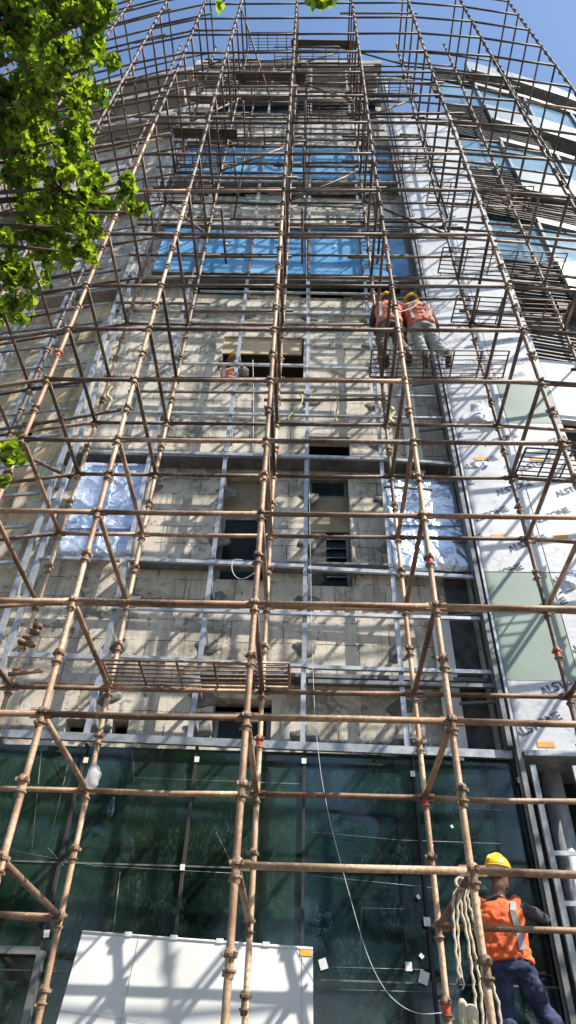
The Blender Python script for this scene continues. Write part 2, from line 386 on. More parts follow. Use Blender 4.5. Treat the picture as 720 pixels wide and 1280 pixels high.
cm.bar((0, .03, -.106), (0, .052, -.104), .014, .018, (0, 0, 1))
cm.sm = [False]*len(cm.f)
cup_me = cm.mesh('coupling_cup'); cup_me.materials.append(MT['cup'])
def add_standard(root, p, ztop, z_ind, zdark=9.0):
    lean = Vector((random.uniform(-.012, .012), random.uniform(-.01, .01), 0))
    mb = MB(); pts = []
    n = 19
    for i in range(n): pts.append(p+Vector((0, 0, ztop*i/(n-1)))+lean*math.sin(i*.9))
    mb.path(pts, R_T, 10)
    z = 11.4
    while z < ztop:
        mb.lathe(cup_profile(), (p.x, p.y, z), 8); z += .483
    s = mb.build('standard', 'standard', root); s.data.materials.append(MT['darker_tube'])
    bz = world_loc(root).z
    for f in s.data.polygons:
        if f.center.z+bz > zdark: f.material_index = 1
    z = z_ind
    zs = []
    q = .43
    while q < 11.2: zs.append(q); q += .5
    for q in zs:
        if q < .9: continue
        inst('coupling_cup', cup_me, s, (p.x, p.y, q+.02), (0, 0, random.uniform(0, 6)))
    mb = MB().box(p.x-.075, p.x+.075, p.y-.075, p.y+.075, 0.001, .012); mb.build('base_plate', 'cup', s)
    return s
def ledger_mb(a, b, mb=None, r=R_T):
    a, b = Vector(a), Vector(b); t = (b-a).normalized(); mb = mb or MB()
    sag = Vector((0, 0, random.uniform(-.012, .006)))
    mb.path([a+t*.03, (a+b)/2+sag, b-t*.03], r, 9)
    # blade ends sitting in the cups
    mb.bar(a+t*.02, a+t*.085, .028, .062, (0, 0, 1)); mb.bar(b-t*.085, b-t*.02, .028, .062, (0, 0, 1))
    return mb
def scaffold(label, keys, own_keys, skip=set(), n_ind=12):
    p0 = plan[keys[0]][0]
    root = empty('scaffold', (p0.x, p0.y, 0), label, 'scaffold', 'scaffold sections round the building')
    for k in own_keys:
        zo = {1: 15.5, 2: 13.0, 3: 12.0, 4: 9.0, 5: 2.0, 6: 1.0, 7: 1.0}.get(k, 10.0)
        add_standard(root, plan[k][0], TOPO, 0, zo); add_standard(root, plan[k][1], TOPI+random.uniform(-.8, .9), 0, {1: 10.0, 2: 10.0, 3: 9.0, 4: 7.0, 5: 1.0}.get(k, 3.0))
    hi = MB(); hit = MB()
    for row in (0, 1):
        for n in range(0, NL):
            z = lev(n)
            if row and z > TOPI: continue
            for a, b in zip(keys[:-1], keys[1:]):
                if (row, n, a) in skip: continue
                A = plan[a][row]+Vector((0, 0, z)); B = plan[b][row]+Vector((0, 0, z))
                if n <= n_ind: ledger_mb(A, B).build('ledger', 'ledger' if n < 5 or random.random() < .12 else 'darker_tube', root)
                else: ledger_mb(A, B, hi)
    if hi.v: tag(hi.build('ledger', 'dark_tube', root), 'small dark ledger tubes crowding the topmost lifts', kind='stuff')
    for k in own_keys:
        for n in range(0, NL):
            z = lev(n)
            if z > TOPI: continue
            if (2, n, k) in skip: continue
            A = plan[k][0]+Vector((0, 0, z)); B = plan[k][1]+Vector((0, 0, z))
            ledger_mb(A, B).build('transom', 'ledger' if n < 6 else 'darker_tube', root)
    return root
skip = {(0, 1, 2), (1, 1, 2), (1, 1, 3), (0, 1, 1)}
scaf = scaffold('tall rusty tube scaffold in front of the blue and green glazed wall', [1, 2, 3, 4, 5], [1, 2, 3, 4, 5], skip, 11)
scafl = scaffold('scaffold wing turning back behind the leafy tree', [1, 0, -1, -2, -3], [0, -1, -2, -3], set(), 11)
scafr = scaffold('scaffold wing in front of the printed white panels and balconies', [5, 6, 7], [6, 7], set(), 13)
# braces and guard tubes on the main section
def loose(root, a, b, mat='dark_tube', name='brace', r=R_T):
    return MB().path([a, (Vector(a)+Vector(b))/2+Vector((0, 0, -.01)), b], r, 9).build(name, mat, root)
loose(scaf, at(303, 14, 4.75), at(341, 133, 6.2))
loose(scaf, at(0, 268+269, 6.2), at(152, 512, 6.2))
loose(scaf, at(0, 1143, 6.24), at(78, 1148, 6.24), 'ledger')
loose(scaf, at(330, 497+3, 6.6), at(480, 499, 6.6), 'dark_tube')
loose(scaf, at(88, 590+7, 6.34), at(0, 553, 6.5))
# extra guard rails and spare tubes in the dense upper lifts
for (n, k, row, dz) in [(11, 2, 1, .5), (12, 3, 1, .55), (13, 1, 1, .6), (13, 3, 1, .5), (14, 2, 1, .5), (14, 3, 0, .6), (15, 1, 1, .6), (16, 3, 1, .7), (15, 3, 1, .5), (12, 1, 1, .6), (16, 2, 1, .5)]:
    if n >= NL: continue
    a = plan[k][row]+Vector((-.15, .06, lev(n)+dz)); b = plan[k+1][row]+Vector((.3, .06, lev(n)+dz+random.uniform(-.05, .05)))
    loose(scaf, a, b, 'dark_tube', 'guard_rail')
for (k, n, row) in [(5, 9, 1), (6, 10, 1), (5, 11, 1), (6, 12, 1), (5, 13, 1), (6, 14, 1), (5, 15, 1), (6, 8, 1)]:
    a = plan[k][row]+Vector((-.1, .06, lev(n)+.5)); b = plan[k+1][row]+Vector((.1, .06, lev(n)+.5))
    loose(scafr, a, b, 'dark_tube', 'guard_rail')
def fill(root, keys, rows, n0, n1, prob, seed):
    rnd = random.Random(seed)
    for n in range(n0, min(n1, NL)):
        for a, b in zip(keys[:-1], keys[1:]):
            for row in rows:
                if rnd.random() > prob or (row and lev(n) > TOPI-1.2): continue
                z = lev(n)+rnd.uniform(.45, .95); A = plan[a][row]; B = plan[b][row]; t = (B-A).normalized(); o = Vector((0, .055, 0)); tl = rnd.uniform(-.05, .05)
                loose(root, A+o-t*rnd.uniform(.08, .5)+V0(z), B+o+t*rnd.uniform(.08, .4)+V0(z+tl), 'dark_tube', 'guard_rail')
def V0(z): return Vector((0, 0, z))
fill(scaf, [1, 2, 3, 4, 5], [1], 9, 21, .75, 3); fill(scaf, [1, 2, 3, 4, 5], [0], 10, 20, .22, 4)
fill(scafl, [0, -1, -2], [1], 9, 20, .85, 5); fill(scafl, [1, 0, -1, -2], [0], 11, 21, .4, 8); fill(scaf, [1, 2, 3, 4, 5], [1], 11, 20, .6, 9); fill(scafr, [5, 6, 7], [1], 9, 20, .45, 6)
rnd = random.Random(11)
for (k, n) in [(1, 11), (2, 13), (3, 12), (4, 11), (1, 15), (2, 17), (3, 16), (4, 15), (3, 18), (1, 18), (4, 18)]:     # diagonal braces on the inner row
    A = plan[k][1]+V0(lev(n)); B = plan[k+1][1]+V0(lev(n+1))
    if rnd.random() < .5: A, B = plan[k+1][1]+V0(lev(n)), plan[k][1]+V0(lev(n+1))
    loose(scaf, A+Vector((0, -.05, 0)), B+Vector((0, -.05, 0)))
for k in (1, 2, 3, 4, 5):      # third line of putlog tubes close to the wall and its short uprights
    p = plan[k][1]; q = Vector((p.x+.32, 6.82, 0))
    loose(scaf, q+V0(16.2), q+V0(27.2), 'dark_tube', 'wall_upright')
for n in range(11, 19):
    z = lev(n)+.3; loose(scaf, Vector((plan[1][1].x+.1, 6.77, z)), Vector((plan[5][1].x+rnd.uniform(-.9, .1), 6.77, z+rnd.uniform(-.1, .1))), 'dark_tube', 'putlog')
    if n % 2:
        for k in (2, 3, 4): loose(scaf, Vector((plan[k][1].x+.27, 5.9, z+.06)), Vector((plan[k][1].x+.27, 7.0, z+.06)), 'dark_tube', 'wall_tie')
rnd = random.Random(21)
for (k, n, o) in [(1, 14, .4), (2, 17, .3), (3, 19, .3)]:
    p = plan[k][1]; q = plan[k+1][1]; z = lev(n)+R_T+.005; y = p.y-o
    MB().hexa([(p.x-.2, y, z), (q.x+.25, y+.04, z), (q.x+.25, y+.26, z), (p.x-.2, y+.22, z), (p.x-.2, y, z+.035), (q.x+.25, y+.04, z+.035), (q.x+.25, y+.26, z+.035), (p.x-.2, y+.22, z+.035)]).build('plank', 'plank', scaf)
# painted bands on a few standards
def band(px, py, D, root=scaf):
    p = at(px, py, D); q = min((plan[k][r] for k in plan for r in (0, 1)), key=lambda v: (v.xy-p.xy).length)
    MB().lathe([(.027, -.05), (.030, -.045), (.030, .045), (.027, .05)], (q.x, q.y, p.z), 12).build('paint_band', 'red', root)
for px, py, D in [(70, 443, 4.8), (509, 517, 4.8), (535, 702, 4.8), (326, 930, 6.29), (346, 565, 6.29), (532, 1004, 6.29), (562, 1262, 6.29)]: band(px, py, D)
b6 = at(699, 820, 6.3); MB().lathe([(.027, -.05), (.030, -.045), (.030, .045), (.027, .05)], (plan[5][1].x, plan[5][1].y, b6.z), 12).build('paint_band', 'red', scaf)
# rust-mud splashed clamp cluster low on the left inner pole
for px, py in [(28, 803), (34, 797), (39, 805), (44, 790), (47, 783), (22, 838)]:
    c = at(px, py, 6.27); MB().lathe([(.02, -.03), (.05, -.02), (.055, .01), (.02, .035)], c, 9).build('clamp', 'cup', scaf)
MB().path([at(10, 843, 6.2), at(54, 838, 6.25)], .024, 9).build('spare_tube', 'ledger', scaf)
# ---- walkway grates (welded rod platforms lying on the inner ledgers)
def grate(xa, xb, z, label, name='walkway_grate', yb=Di-.02, w=.46, ang=0.0):
    gm = 'ledger' if z < 6 else 'darker_tube'
    c = Vector(((xa+xb)/2, yb, z)); L = xb-xa
    root = empty(name, (c.x, c.y, z), label, 'walkway grate', 'welded rod walkway grates laid on the scaffold')
    ca, sa = math.cos(ang), math.sin(ang)
    def P(u, v, h=0): return Vector((c.x+u*ca-v*sa, c.y+u*sa+v*ca, z+h))
    fr = MB(); y0 = -w; y1 = 0
    for v in (y0, y1): fr.path([P(-L/2, v), P(L/2, v)], .012, 6)
    for u in (-L/2, L/2): fr.path([P(u, y0), P(u, y1)], .013, 6)
    fr.build('frame', gm, root)
    for i in range(1, 6): MB().path([P(-L/2, y0+w*i/6, .002), P(0, y0+w*i/6, -.008), P(L/2, y0+w*i/6, .002)], .009, 6).build('rod', gm, root)
    for i in (1, 2, 3, 4): MB().bar(P(-L/2+L*i/5, y0, -.014), P(-L/2+L*i/5, y1, -.014), .022, .008, (0, 0, 1)).build('cross_bar', gm, root)
    for u in (-L/2+.05, L/2-.05):
        MB().path([P(u, y1, 0), P(u, y1+.035, .02), P(u, y1+.045, -.01)], .008, 6).build('hook', 'cup', root)
    return root
def px_x(px, py, D): return at(px, py, D).x
zt = R_T+.014
grate(px_x(140, 858, Di), px_x(362, 858, Di), lev(3)+zt, 'rusty walkway grate lying below the two tall window openings')
grate(px_x(462, 474, Di), px_x(628, 474, Di), lev(8)+zt, 'walkway grate carrying the two helmeted workers')
grate(plan[5][1].x+.05, plan[5][1].x+1.45, lev(6)+zt, 'walkway grate beside the torn film on the white panels', ang=.07, yb=Di+.03)
grate(px_x(565, 412, Di), px_x(665, 412, Di)+.5, lev(9)+zt, 'walkway grate just above and right of the helmeted workers', ang=.05, yb=Di+.01)
grate(px_x(547, 348, Di), px_x(700, 348, Di), lev(10)+zt, 'walkway grate level with the lower blue glass band', ang=.05)
grate(px_x(532, 262, Di), px_x(660, 262, Di), lev(12)+zt-.3, 'walkway grate high up before the louvred recess', ang=.05)
grate(px_x(245, 188, Di), px_x(330, 188, Di), lev(14)+zt, 'small walkway grate left of the upper blue glass band')
grate(px_x(340, 110, Di), px_x(425, 110, Di), lev(18)+zt, 'topmost walkway grate near the parapet')
grate(px_x(300, 128, Di), px_x(385, 128, Di), lev(17)+zt, 'second walkway grate from the top near the parapet')
grate(px_x(203, 247, Di)-.3, px_x(270, 247, Di), lev(12)+zt, 'walkway grate between the two blue glass bands at the left')
for (k, n, l) in [(1, 16, 'walkway grate high at the left corner of the pale wall'), (3, 15, 'walkway grate just over the upper blue glass band, right of the centre pole'), (4, 16, 'walkway grate near the pipes right of the upper pale wall'), (2, 19, 'walkway grate at the parapet left of the centre pole'), (4, 13, 'walkway grate across the right end of the upper blue glass band'), (1, 13, 'walkway grate across the left end of the upper blue glass band')]:
    grate(plan[k][1].x+.06, plan[k+1][1].x-.06, lev(n)+zt, l)
gw = grate(2.0, 3.5, lev(0)+zt, 'low walkway grate under the feet of the worker in blue jeans', w=.45, yb=Di+.5)

# ================================================================== BUILDING
KF = .02
DW, DR = 7.45, 7.12
bld = empty('office_building', (0, 8, 0), 'unfinished block building with filmed green glass below and blue bands above', 'building')
def Yp(D, x): return D+KF*x
def fp(px, py, D=DR): return at(px, py, D, KF)
X0 = fp(-4, 815, DW).x-.02; X5 = fp(641, 940, DR).x
SL = {k: fp(px, py).x for k, (px, py) in {0: (131, 433), 1: (158, 697), 2: (298, 440), 3: (382, 660), 4: (510, 940), 5: (650, 940)}.items()}
ROOF = 27.0+CAMH-.6
# ---- block wall with openings
def hole(px0, py0, px1, py1, D=DW):
    a = fp(px0, py1, D); b = fp(px1, py1, D); c = fp(px0, py0, D); return [a.x, b.x, a.z, c.z]
holes = [hole(262, 872, 338, 926), hole(78, 898, 112, 918), hole(137, 898, 158, 918),
         hole(266, 592, 333, 724), hole(384, 592, 441, 732),
         hole(272, 420, 379, 476), hole(383, 545, 438, 572),
         hole(375, 350, 430, 372), hole(337, 129, 360, 141), hole(395, 129, 421, 142), hole(260, 125, 285, 133)]
# blue bands are openings too (glass set in front)
b1 = hole(190, 287, 522, 347, 7.3); b2 = hole(222, 184, 500, 226, 7.3)
def wall_mesh(mb, x0, x1, z0, z1, hs, D, thick=.22, k=KF):
    xs = sorted({x0, x1, *[h[0] for h in hs], *[h[1] for h in hs]}); zs = sorted({z0, z1, *[h[2] for h in hs], *[h[3] for h in hs]})
    xs = [x for x in xs if x0 <= x <= x1]; zs = [z for z in zs if z0 <= z <= z1]
    ins = lambda x, z: any(h[0] < x < h[1] and h[2] < z < h[3] for h in hs)
    for i in range(len(xs)-1):
        for j in range(len(zs)-1):
            a, b, c, d = xs[i], xs[i+1], zs[j], zs[j+1]
            if ins((a+b)/2, (c+d)/2): continue
            mb.quad((a, D+k*a, c), (b, D+k*b, c), (b, D+k*b, d), (a, D+k*a, d))
    for h in hs:
        a, b, c, d = h; ya, yb = D+k*a, D+k*b; T = thick
        mb.quad((a, ya, c), (b, yb, c), (b, yb+T, c), (a, ya+T, c)); mb.quad((a, ya, d), (a, ya+T, d), (b, yb+T, d), (b, yb, d))
        mb.quad((a, ya, c), (a, ya+T, c), (a, ya+T, d), (a, ya, d)); mb.quad((b, yb, c), (b, yb, d), (b, yb+T, d), (b, yb+T, c))
zg = fp(400, 932, DR).z
mb = MB(); wall_mesh(mb, X0, X5-.02, 0.0, ROOF, holes, DW)
wl = mb.build('block_wall', 'block', bld)
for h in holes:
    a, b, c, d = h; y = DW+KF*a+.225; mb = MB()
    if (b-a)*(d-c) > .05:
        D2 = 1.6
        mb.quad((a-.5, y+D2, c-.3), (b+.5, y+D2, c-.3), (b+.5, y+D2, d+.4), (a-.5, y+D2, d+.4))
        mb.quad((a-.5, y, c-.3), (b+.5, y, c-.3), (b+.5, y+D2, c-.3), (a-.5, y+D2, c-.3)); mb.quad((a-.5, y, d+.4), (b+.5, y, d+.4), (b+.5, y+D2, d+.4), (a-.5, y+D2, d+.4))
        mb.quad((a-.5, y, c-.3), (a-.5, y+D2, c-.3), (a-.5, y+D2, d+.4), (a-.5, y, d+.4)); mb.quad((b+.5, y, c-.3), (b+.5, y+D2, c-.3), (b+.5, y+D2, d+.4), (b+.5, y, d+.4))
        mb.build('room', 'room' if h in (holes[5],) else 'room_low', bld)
# body of the building behind (roof, sides, back)
mb = MB(); mb.box(X0+.05, X5+2.6, 10.2, 16, 0, ROOF-.01)
mb.box(X0-.1, X5+.1, DW-.25, 10.19, ROOF, ROOF+.35)
mb.build('roof', 'slab', bld)
# parapet stubs and column starter blocks at the roofline
mb = MB()
for px in (255, 300, 345, 372, 415, 462):
    p = fp(px, 84, DW); mb.box(p.x-.25, p.x+.25, p.y-.1, p.y+.25, ROOF+.36, ROOF+.36+random.uniform(.3, .9))
mb.build('parapet', 'pale_block', bld)
# paler upper wall courses above the blue bands
for (y0, y1, mat) in [(98, 122, 'pale_block'), (146, 180, 'pale_block'), (262, 284, 'pale_block'), (78, 92, 'slab'), (376, 391, 'block')]:
    a = fp(240, y1, DW); b = fp(500, y0, DW); a2 = fp(240, y0, DW); x0, x1 = X0+.03, X5-.06
    z0, z1 = fp(380, y1, DW-.06).z, fp(380, y0, DW-.06).z
    MB().hexa([(x0, Yp(DW-.06, x0), z0), (x1, Yp(DW-.06, x1), z0), (x1, Yp(DW-.004, x1), z0), (x0, Yp(DW-.004, x0), z0), (x0, Yp(DW-.06, x0), z1), (x1, Yp(DW-.06, x1), z1), (x1, Yp(DW-.004, x1), z1), (x0, Yp(DW-.004, x0), z1)]).build('wall_course', mat, bld)
# floor slab edges / ledges seen from below
def ledge(py, D0, D1, h, mat, xa=None, xb=None, name='ledge', back=DW-.004):
    xa = X0+.05 if xa is None else xa; xb = X5-.08 if xb is None else xb
    z = fp(380, py, D0).z
    MB().hexa([(xa, Yp(D0, xa), z), (xb, Yp(D0, xb), z), (xb, Yp(D1, xb), z), (xa, Yp(D1, xa), z), (xa, Yp(D0, xa), z+h), (xb, Yp(D0, xb), z+h), (xb, Yp(D1, xb), z+h), (xa, Yp(D1, xa), z+h)]).build(name, mat, bld)
ledge(574, 7.2, DW-.008, .05, 'alu_dark'); ledge(350, 7.2, DW-.07, .06, 'alu_dark'); ledge(228, 7.2, DW-.07, .06, 'alu_dark')
ledge(704, 7.22, DW-.008, .03, 'alu_dark', xa=SL[1]); ledge(284, 7.22, DW-.07, .05, 'alu'); ledge(181, 7.22, DW-.07, .05, 'alu')
ledge(124, 7.2, DW-.07, .08, 'alu_dark'); ledge(846, 7.24, DW-.008, .05, 'alu_dark', xa=SL[2])
ledge(95, 7.1, DW-.07, .12, 'slab')
# ---- blue film window bands
for (t, bt, l, r, nn) in [(287, 345, 188, 522, 'lower'), (184, 225, 220, 500, 'upper')]:
    xs = [fp(l, bt, 7.25).x]+[SL[i] for i in (1, 2, 3, 4) if SL[i] > fp(l, bt, 7.25).x+.2]+[X5-.12]
    z0, z1 = fp(380, bt, 7.25).z, fp(380, t, 7.25).z
    for a, b in zip(xs[:-1], xs[1:]):
        wn = MB()
        for (p, q, u, v) in [(a, b, z0, z0+.04), (a, b, z1-.04, z1), (a, a+.03, z0+.041, z1-.041), (b-.03, b, z0+.041, z1-.041)]:
            wn.hexa([(p, Yp(7.22, p), u), (q, Yp(7.22, q), u), (q, Yp(7.36, q), u), (p, Yp(7.36, p), u), (p, Yp(7.22, p), v), (q, Yp(7.22, q), v), (q, Yp(7.36, q), v), (p, Yp(7.36, p), v)])
        f = wn.build('window', 'alu_dark', bld)
        MB().quad((a+.02, Yp(7.25, a), z0+.03), (b-.02, Yp(7.25, b)+random.uniform(-.02, .02), z0+.03), (b-.02, Yp(7.25, b)+random.uniform(-.02, .02), z1-.03), (a+.02, Yp(7.25, a), z1-.03)).build('pane', 'blue_film', f)
        MB().box((a+b)/2-.02, (a+b)/2+.03, Yp(7.235, a)-.01, Yp(7.235, a), (z0+z1)/2+.2, (z0+z1)/2+.26).build('sticker', 'paper', f)
# small greenish glass pieces in the dark strips
for q in [(288, 350, 303, 358), (305, 243, 352, 253), (268, 368, 300, 385), (315, 350, 335, 357)]:
    a = fp(q[0], q[3], 7.38); b = fp(q[2], q[1], 7.38); MB().box(a.x, b.x, 7.37, 7.385, a.z, b.z).build('glass_piece', 'green_panel', bld)
# dark strips under the bands: plates painted as overhang shade; topmost crosses the window row
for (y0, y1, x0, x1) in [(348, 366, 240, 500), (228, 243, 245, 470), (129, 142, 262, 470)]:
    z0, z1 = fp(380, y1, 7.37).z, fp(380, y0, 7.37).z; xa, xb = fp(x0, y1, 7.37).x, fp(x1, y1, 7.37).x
    MB().box(xa, xb, 7.375, 7.385, z0, z1).build('dark_board', 'dark_glass', bld)
# ---- windows inside the tall openings
def set_window(h, mat, frac0, frac1, louv=False):
    a, b, c, d = h; z0 = c+(d-c)*frac0; z1 = c+(d-c)*frac1; y = DW+KF*a+.14
    wn = MB()
    for (p, q, u, v) in [(a+.01, b-.01, z0, z0+.05), (a+.01, b-.01, z1-.05, z1), (a+.01, a+.06, z0+.051, z1-.051), (b-.06, b-.01, z0+.051, z1-.051)]: wn.box(p, q, y, y+.05, u, v)
    f = wn.build('window', 'alu_dark', bld)
    MB().quad((a+.05, y+.02, z0+.04), (b-.05, y+.02, z0+.04), (b-.05, y+.02, z1-.04), (a+.05, y+.02, z1-.04)).build('pane', mat, f)
    if louv:
        s = MB(); n = 7
        for i in range(n):
            z = z0+.08+(z1-z0-.16)*i/(n-1); s.hexa([(a+(b-a)*.45, y-.03, z-.02), (b-.06, y-.03, z-.02), (b-.06, y+.01, z+.02), (a+(b-a)*.45, y+.01, z+.02), (a+(b-a)*.45, y-.03, z-.012), (b-.06, y-.03, z-.012), (b-.06, y+.01, z+.028), (a+(b-a)*.45, y+.01, z+.028)])
        s.build('louvre', 'alu_dark', f)
set_window(holes[3], 'dark_glass', .0, .62); set_window(holes[4], 'dark_glass', .0, .55, True); set_window(holes[4], 'film_blue', .82, 1.0)
set_window(holes[7], 'dark_glass', 0, 1); set_window(holes[0], 'dark_glass', 0, .8)
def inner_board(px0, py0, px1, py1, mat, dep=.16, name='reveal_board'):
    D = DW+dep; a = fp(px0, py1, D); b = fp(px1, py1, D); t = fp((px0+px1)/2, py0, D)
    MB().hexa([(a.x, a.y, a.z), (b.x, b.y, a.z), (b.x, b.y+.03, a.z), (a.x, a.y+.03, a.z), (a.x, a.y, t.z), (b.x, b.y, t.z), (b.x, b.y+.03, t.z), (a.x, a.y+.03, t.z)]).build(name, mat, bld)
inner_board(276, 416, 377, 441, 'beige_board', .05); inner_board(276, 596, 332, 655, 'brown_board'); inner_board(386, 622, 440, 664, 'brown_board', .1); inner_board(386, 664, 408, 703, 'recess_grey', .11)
for i in (8, 9, 10): set_window(holes[i], 'dark_glass', 0, 1)
# ---- aluminium sub-frame : verticals and horizontals
def vrail(x, z0, z1, D=DR, w=.055, d=.05, name='cladding_rail', mat='alu'):
    y = Yp(D, x); return MB().bar((x, y, z0), (x, y, z1), w, d, (0, 1, 0)).build(name, mat, bld)
def ledz(py, x=380, D=DR): return fp(x, py, D).z
cut = {1: [928, 840, 700, 566, 392, 350, 280, 226, 180, 120, 80], 2: [930, 838, 702, 568, 470, 392, 348, 284, 226, 181, 122, 82], 3: [934, 836, 704, 572, 458, 393, 347, 284, 226, 181, 125, 82], 4: [938, 840, 708, 572, 462, 396, 347, 284, 226, 181, 125, 88]}
for k, ys in cut.items():
    x = SL[k]; zs = [at(398+(fp(0, 0).x*0), y, DR).z for y in ys]
    for i, (za, zb) in enumerate(zip(zs[:-1], zs[1:])):
        ylo, yhi = ys[i+1], ys[i]
        if (ylo, yhi) in [(284, 347), (284, 348), (280, 350), (181, 226), (180, 226)]: # in front of blue glass only a thin dark joint
            vrail(x, za, zb, 7.19, .03, .03, 'mullion', 'alu_dark'); continue
        vrail(x+random.uniform(-.006, .006), za+.012, zb-.012, DR+random.uniform(0, .02))
        # angle brackets and cement pads fixing the rail to the wall
        for t in (.3, .75):
            z = za+(zb-za)*t
            MB().box(x+.03, x+.036, Yp(DR, x)-.01, Yp(DW, x)-.002, z-.04, z+.04).build('bracket', 'alu', bld)
            if random.random() < .75:
                g = MB(); rr = [(.13*random.uniform(.6, 1.2)) for _ in range(11)]
                c = Vector((x+.03, Yp(DW, x), z)); ring = [c+Vector((math.cos(a*6.283/11)*rr[a]*1.3, -.012, math.sin(a*6.283/11)*rr[a])) for a in range(11)]
                g.rings([[p+Vector((0, .011, 0)) for p in ring], [c+(p-c)*.9+Vector((0, -.004, 0)) for p in ring]]); g.build('cement_pad', 'cement', bld)
def hrail(x0, y0, x1, y1, D=DR-.03, h=.05, d=.04, mat='alu', name='cross_rail'):
    a = fp(x0, y0, D); b = fp(x1, y1, D); return MB().bar(a, b, h, d, (0, 1, 0)).build(name, mat, bld)
hr = [(0, 917, 640, 944, .085, 'alu'), (5, 818, 135, 822, .06, 'alu'), (50, 697, 150, 700, .05, 'alu'), (160, 699, 380, 708, .05, 'alu'), (385, 710, 595, 722, .05, 'alu'),
      (140, 760, 600, 774, .04, 'alu'), (140, 820, 385, 833, .035, 'alu'), (385, 834, 620, 841, .045, 'alu'), (385, 852, 625, 858, .045, 'alu_dark'),
      (130, 565, 240, 567, .04, 'alu'), (240, 567, 480, 574, .055, 'alu'), (480, 574, 572, 581, .05, 'alu'),
      (150, 515, 560, 523, .035, 'alu'), (160, 489, 380, 491, .03, 'alu_dark'), (380, 493, 545, 496, .03, 'alu'), (170, 453, 380, 457, .04, 'alu'), (380, 459, 460, 461, .05, 'alu'),
      (240, 390, 470, 394, .03, 'alu'), (250, 364, 480, 368, .025, 'alu'), (205, 388, 240, 390, .03, 'alu'), (372, 256, 455, 260, .03, 'alu_dark'), (240, 250, 330, 254, .03, 'alu_dark'),
      (215, 346, 520, 349, .06, 'alu'), (235, 226, 500, 228, .06, 'alu'), (280, 158, 480, 163, .04, 'alu_dark'), (290, 172, 482, 175, .04, 'alu'), (480, 608, 540, 612, .02, 'alu_dark'),
      (280, 112, 470, 114, .05, 'alu_dark'), (270, 142, 470, 145, .05, 'alu_dark')]
for x0, y0, x1, y1, h, m in hr: hrail(x0, y0, x1, y1, h=h, mat=m)
# foil insulation sheets
def sheet(pts, D, mat, name='foil_sheet', nx=14, nz=14, amp=.02, parent=bld):
    c = [fp(px, py, D) for px, py in pts]; i0 = MB(); g = []
    for j in range(nz+1):
        for i in range(nx+1):
            u, v = i/nx, j/nz; p = (c[0]*(1-u)+c[1]*u)*(1-v)+(c[3]*(1-u)+c[2]*u)*v
            d = noise.noise(p*5.3)*amp*1.6+noise.noise(p*12)*amp*.6
            i0.v.append(Vector((p.x, p.y+d, p.z)))
    for j in range(nz):
        for i in range(nx):
            a = j*(nx+1)+i; i0.f.append((a, a+1, a+nx+2, a+nx+1)); i0.sm.append(True)
    o = i0.build(name, mat, parent); md = o.modifiers.new('thickness', 'SOLIDIFY'); md.thickness = .012; return o
sheet([(70, 694), (160, 696), (188, 580), (102, 578)], 7.2, 'foil_blue')
sheet([(492, 712), (592, 714), (563, 600), (476, 597)], 7.2, 'foil')
for (pts_, D_) in [([(115, 695), (119, 695), (148, 579), (145, 579)], 7.17), ([(78, 660), (168, 661), (169, 657), (79, 656)], 7.17), ([(540, 713), (544, 713), (522, 599), (518, 599)], 7.17), ([(484, 655), (577, 657), (576, 653), (483, 651)], 7.17)]:
    sheet(pts_, D_, 'foil_blue', 'seam_tape', 8, 8, .012)
# tan timber-ish strip beside foils
for q in [((160, 697), (168, 697), (196, 580), (190, 580))]: sheet(q, 7.14, 'slab', 'edge_strip', 1, 6, 0)
# ---- right hand vertical recess between blocks and printed panels
xr = X5
vrail(xr-.05, zg, ledz(100), DR-.05, .05, .16, 'recess_frame', 'alu_dark'); vrail(xr+.02, 0.1, ledz(104), DR-.07, .03, .14, 'recess_frame', 'alu')
MB().box(xr-.38, xr-.09, DW+KF*xr-.035, DW+KF*xr-.005, zg, ledz(574)).build('dark_board', 'recess_grey', bld)
MB().box(xr-.62, xr-.40, DW+KF*xr-.09, DW+KF*xr-.04, zg+.1, ledz(750)).build('white_board', 'white_panel', bld)
MB().box(xr-.66, xr-.42, DW+KF*xr-.09, DW+KF*xr-.04, ledz(572), ledz(470)).build('white_board', 'white_panel', bld)
MB().box(xr-.60, xr-.30, DW+KF*xr-.09, DW+KF*xr-.04, ledz(280), ledz(240)).build('white_board', 'white_panel', bld)
for i in range(9):
    z = zg+.6+i*1.15; MB().bar((xr-.45, 7.3, z), (xr-.06, 7.2, z+random.uniform(-.05, .05)), .03, .03, (0, 1, 0)).build('recess_bracket', 'alu_dark', bld)
for i in range(3):
    x = fp(492, 140, DR).x-.12*(i)-.05; MB().path([(x, DR+.05, ledz(140)), (x, DR+.05, ledz(95))], .045, 8).build('downpipe', 'alu', bld)
